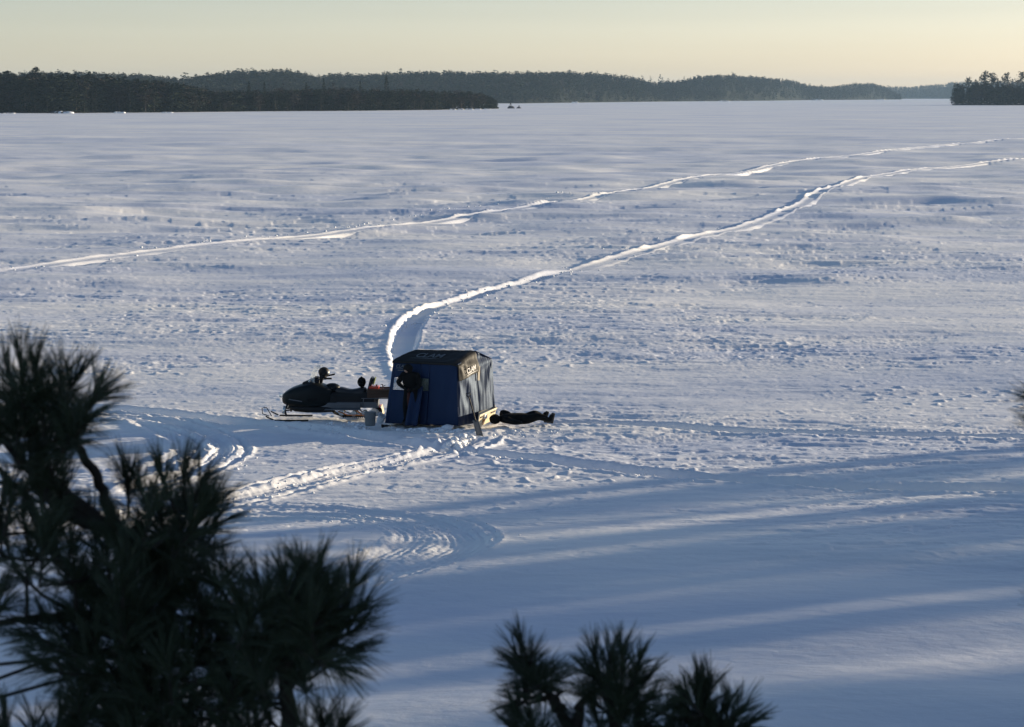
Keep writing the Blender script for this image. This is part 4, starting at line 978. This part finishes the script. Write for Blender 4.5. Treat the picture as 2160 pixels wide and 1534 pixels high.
MB().box((X(791), 0, Z(807)), (.035, .30, .18), rot=Matrix.Rotation(R(16), 3, 'Y')).build('backrest_lit_side', M['green'], sm, bevel=.012)  # sunlit right side of the backrest, painted as a lighter slab
rk = MB()
for s in (-1, 1):
    rk.tube([(X(765), s * .24, Z(842)), (X(822), s * .24, Z(842))], .012, 6).tube([(X(770), s * .24, Z(842)), (X(768), s * .24, Z(862))], .012, 6).tube([(X(792), s * .24, Z(842)), (X(800), s * .24, Z(862))], .012, 6)
for a in (772, 788, 804, 820): rk.tube([(X(a), -.24, Z(842)), (X(a), .24, Z(842))], .01, 6)
rk.build('rear_rack', M['alu'], sm)
MB().box((X(803), 0, Z(860)), (.02, .40, .05)).build('tail_light', M['red'], sm, bevel=.005)
wall('snow_flap', lambda u, v: (X(806) + .05 * v, -.21 + .42 * u, Z(858) - .24 * v), 4, 4, M['tan'], parent=sm)
# loads on the snowmobile
def at(px, py, y=0): return tuple(sm.matrix_basis @ Vector((X(px), y, Z(py))))
hl = empty('helmet', at(685, 797), R(0)); tag(hl, 'black helmet with a clear visor hanging on the handlebar behind the windshield', 'helmet')
MB().ball((0, -.06, .10), .135, 12, sq=(1.05, .92, 1)).box((-.02, -.06, -.02), (.17, .18, .12)).build('shell', M['blackpl'], hl, smooth=True)
MB().ball((.07, -.06, .10), .105, 10, sq=(.75, .95, .62)).build('visor', M['lens'], hl, smooth=True)
bg = empty('duffel_bag', at(764, 820), 0); tag(bg, 'round black bag on the snowmobile seat in front of the backrest', 'bag')
MB().ball((0, 0, .12), .13, 9, sq=(.85, 1.2, 1.0), seed=2, rough=.05).build('bag_body', M['suit'], bg, smooth=True)
MB().tube([(-.06, -.05, .22), (0, -.05, .27), (.06, -.05, .22)], .01, 5).build('handle', M['blackpl'], bg)
bx = empty('wooden_crate', at(800, 842), 0); tag(bx, 'dark brown wooden crate on the rear rack of the snowmobile', 'crate')
cr = MB()
for k in range(3):
    for s in (-1, 1): cr.box((0.02, s * .24, .055 + .075 * k), (.60, .018, .066))
    for s in (-1, 1): cr.box((.02 + s * .295, 0, .055 + .075 * k), (.018, .46, .066))
cr.box((.02, 0, .02), (.57, .45, .015)); cr.build('slats', M['wood'], bx)
MB().box((.02, 0, .20), (.56, .44, .02)).build('lid', M['wood'], bx)
MB().tube([(.10, 0, .21), (.10, 0, .33), (.05, 0, .33)], .015, 6).tube([(.10, 0, .28), (.17, 0, .31)], .01, 6).build('clamp', M['alu'], bx)
fc = empty('fuel_can', at(789, 823), 0); tag(fc, 'flat red fuel can in the sun behind the backrest', 'fuel can')
MB().box((0.01, 0, .035), (.27, .30, .07)).build('can_body', M['red'], fc, bevel=.018)
MB().tube([(.08, 0, .07), (.08, 0, .10)], .022, 8).build('cap', M['blackpl'], fc)

# bucket, small pail, glove, shovel
bp = G(781, 897); bk = empty('bucket', (bp.x, bp.y, -.01)); tag(bk, 'grey lidded bucket on the snow between the snowmobile and the shelter', 'bucket')
MB().lathe([(.122, 0), (.126, .02), (.140, .30), (.146, .30), (.146, .315), (.138, .315)], n=24).build('pail', M['grey'], bk, smooth=False)
MB().lathe([(.146, .317), (.150, .320), (.150, .338), (.12, .342), (.02, .345)], n=24).build('lid', M['grey'], bk)
MB().tube([(-.148, 0, .29)] + [(-.148 * math.cos(t), -.16 * math.sin(t), .29 - .12 * math.sin(t)) for t in (.3, .7, 1.1, 1.57, 2.0, 2.4, 2.8)] + [(.148, 0, .29)], .004, 5).build('handle', M['alu'], bk)
bp = G(800, 891); bk = empty('pail', (bp.x, bp.y, 0)); tag(bk, 'small white pail tipped against the snow beside the shelter corner', 'pail'); bk.rotation_euler = (R(18), R(25), 0)
MB().lathe([(.085, 0), (.10, .20), (.106, .20), (.106, .215), (.09, .215), (.076, .02)], n=20).build('body', mat('white_pail', (.7, .72, .74), .5), bk)
MB().tube([(-.105 * math.cos(t), -.11 * math.sin(t), .20 + .0 * t) for t in (0, .5, 1, 1.57, 2.1, 2.6, 3.14)], .004, 5).build('handle', M['alu'], bk)
bp = G(815, 901); gl = empty('glove', (bp.x, bp.y, .0), R(20)); tag(gl, 'small black glove lying on the snow at the left corner of the shelter', 'glove')
mb = MB().ball((0, 0, .03), .05, 8, sq=(1.2, .9, .6)).tube([(-.05, 0, .03), (-.12, 0, .03)], [.036, .045], 8)
for k in range(4): mb.tube([(.04, -.03 + .02 * k, .03), (.08, -.035 + .023 * k, .035), (.105 - .008 * abs(k - 1.5), -.035 + .024 * k, .022)], .011, 6)
mb.tube([(-.01, .045, .03), (.03, .075, .03)], .012, 6).build('leather', M['blackpl'], gl, smooth=True)
# shovel: blade sunk in the snow, shaft leaning to the left
b0 = G(1011, 915); top = P(987, 830, b0.y + .1)
sv = empty('shovel', b0); tag(sv, 'black snow shovel stuck upright in the snow in front of the shelter, leaning left', 'shovel')
d = (top - b0); ax = d.normalized()
MB().tube([ax * .30, ax * (d.length - .08)], .0155, 8).build('shaft', M['blackpl'], sv)
sd = ax.cross(Vector((0, 1, 0))).normalized()
MB().tube([ax * (d.length - .09), ax * (d.length - .05) + sd * .05, ax * d.length + sd * .05, ax * d.length - sd * .05, ax * (d.length - .05) - sd * .05, ax * (d.length - .09)], .013, 7).build('grip', M['blackpl'], sv)
def blade(u, v):
    yaw = R(38); w = (.11 - .015 * v); x = (-1 + 2 * u) * w; c = .05 * (1 - (2 * u - 1) ** 2)
    q = ax * (-.06 + .40 * v); return tuple(q + Vector((math.cos(yaw) * x + c * math.sin(yaw), -math.sin(yaw) * x + c * math.cos(yaw), 0)))
wall('blade', blade, 10, 8, M['alu'], parent=sv)

# ------------------------------------------------------------------ loose clods of snow (countless)
def clods():
    rg = np.random.default_rng(8); cs = []
    def sprinkle(px0, py0, px1, py1, n, s0, s1, spread):
        a, b = G(px0, py0), G(px1, py1)
        for i in range(n):
            t = rg.random(); p = a.lerp(b, t); cs.append((p.x + rg.normal(0, spread), p.y + rg.normal(0, spread), rg.uniform(s0, s1) * rg.choice([1, 1, .6, 1.5])))
    sprinkle(840, 902, 975, 904, 60, .015, .06, .12); sprinkle(920, 899, 955, 901, 9, .05, .10, .10); sprinkle(610, 893, 800, 900, 90, .01, .04, .3); sprinkle(740, 888, 770, 895, 26, .02, .06, .12)
    sprinkle(1000, 915, 1180, 905, 60, .01, .035, .35); sprinkle(940, 940, 990, 920, 70, .03, .09, .10)
    sprinkle(480, 1052, 905, 957, 160, .008, .03, .35); sprinkle(700, 1085, 1000, 1130, 90, .006, .02, .5); sprinkle(1050, 965, 1500, 1010, 130, .008, .03, .35); sprinkle(400, 905, 480, 985, 60, .01, .035, .4)
    sprinkle(1000, 625, 1640, 458, 240, .015, .06, .55); sprinkle(840, 700, 1000, 628, 90, .015, .05, .55); sprinkle(0, 573, 1400, 391, 300, .02, .07, .6)
    ic = bmesh.new(); bmesh.ops.create_icosphere(ic, subdivisions=1, radius=1); bv = np.array([v.co[:] for v in ic.verts]); bf = np.array([[v.index for v in f.verts] for f in ic.faces]); ic.free()
    V = []; FA = []; cs = np.array(cs); zz = lake_height(cs[:, 0].astype(np.float32), cs[:, 1].astype(np.float32), np.full(len(cs), .06, np.float32))
    for i, (x, y, s) in enumerate(cs):
        v = bv * (1 + rg.uniform(-.3, .3, (len(bv), 1))) * s * np.array([1.2, 1, .75]); V.append(v + (x, y, zz[i] + s * .3)); FA.append(bf + len(bv) * i)
    tag(link('snow_clods', npmesh('snow_clods', np.concatenate(V), np.concatenate(FA), [M['snowclod']])), 'loose clods of snow thrown up along the tracks and round the shelter', 'snow', kind='stuff')
clods()

# ------------------------------------------------------------------ air
m = bpy.data.materials.new('haze_air'); m.use_nodes = True; nt = m.node_tree; nt.nodes.remove(nt.nodes['Principled BSDF'])
pv = nt.nodes.new('ShaderNodeVolumePrincipled'); pv.inputs['Density'].default_value = 5.6e-5; pv.inputs['Color'].default_value = (.48, .72, 1, 1); pv.inputs['Anisotropy'].default_value = .0
nt.links.new(pv.outputs[0], nt.nodes['Material Output'].inputs['Volume'])
hz = MB().box((0, 0, 38), (20000, 20000, 80)).build('haze', m); tag(hz, 'thin cold haze over the lake', 'haze', kind='stuff')

# ------------------------------------------------------------------ sky, sun, camera
w = bpy.data.worlds.new('World'); S.world = w; w.use_nodes = True; nt = w.node_tree; N = nt.nodes.new; L = nt.links.new
bgn = nt.nodes['Background']; sky = N('ShaderNodeTexSky'); sky.sky_type = 'NISHITA'; sky.sun_disc = False
sky.sun_elevation = EL; sky.sun_rotation = AZ; sky.altitude = 300; sky.air_density = 1.0; sky.dust_density = .6; sky.ozone_density = 2.5
geo = N('ShaderNodeTexCoord'); sx = N('ShaderNodeSeparateXYZ'); L(geo.outputs['Generated'], sx.inputs[0])
tint = N('ShaderNodeMix'); tint.data_type = 'RGBA'; tint.blend_type = 'MULTIPLY'; tint.inputs[0].default_value = 1
L(sky.outputs[0], tint.inputs[6]); rp = N('ShaderNodeValToRGB'); L(sx.outputs[2], rp.inputs[0]); L(rp.outputs[0], tint.inputs[7])
e = rp.color_ramp.elements; sc_ = 1 / 1.5
def stop(p, c): k = e.new(p); k.color = (*[q * sc_ for q in c], 1)
e[0].position = 0; e[0].color = (*[q * sc_ for q in (1.27, 1.31, 1.86)], 1); e[1].position = .5; e[1].color = (*[q * sc_ for q in (1.0, .84, .84)], 1)
stop(.045, (1.09, 1.0, 1.23)); stop(.2, (1, .94, 1.0))
cm = N('ShaderNodeMapping'); cm.inputs['Scale'].default_value = (1.2, 1.2, 26); cm.inputs['Rotation'].default_value = (0, R(1.5), 0); L(geo.outputs['Generated'], cm.inputs[0])
cn = N('ShaderNodeTexNoise'); cn.inputs['Scale'].default_value = 2.2; cn.inputs['Detail'].default_value = 5; L(cm.outputs[0], cn.inputs['Vector'])
cv = N('ShaderNodeMapRange'); cv.inputs[1].default_value = .3; cv.inputs[2].default_value = .7; cv.inputs[3].default_value = .96; cv.inputs[4].default_value = 1.04; L(cn.outputs[0], cv.inputs[0])
cx_ = N('ShaderNodeVectorMath'); cx_.operation = 'SCALE'; L(tint.outputs[2], cx_.inputs[0]); L(cv.outputs[0], cx_.inputs['Scale']); L(cx_.outputs[0], bgn.inputs[0]); bgn.inputs[1].default_value = .147
sun = bpy.data.lights.new('sun', 'SUN'); sun.energy = 4.4; sun.angle = R(.55); sun.color = (1, .83, .60)
so = bpy.data.objects.new('sun', sun); COL.objects.link(so); so.rotation_euler = (-SUN).to_track_quat('-Z', 'Y').to_euler(); so.location = (40, 20, 40)
cam = bpy.data.cameras.new('camera'); cam.lens = 80; cam.sensor_width = 36; cam.clip_end = 30000; cam.clip_start = .1
cam.dof.use_dof = True; cam.dof.focus_distance = 57; cam.dof.aperture_fstop = 7.5
co = bpy.data.objects.new('camera', cam); COL.objects.link(co); co.location = (0, 0, H); co.rotation_euler = (R(90) - PITCH, 0, 0); S.camera = co
S.view_settings.view_transform = 'Standard'; S.view_settings.look = 'None'; S.view_settings.exposure = 1.0; S.view_settings.gamma = 1
S.cycles.max_bounces = 6; S.cycles.transparent_max_bounces = 12; S.cycles.volume_bounces = 0
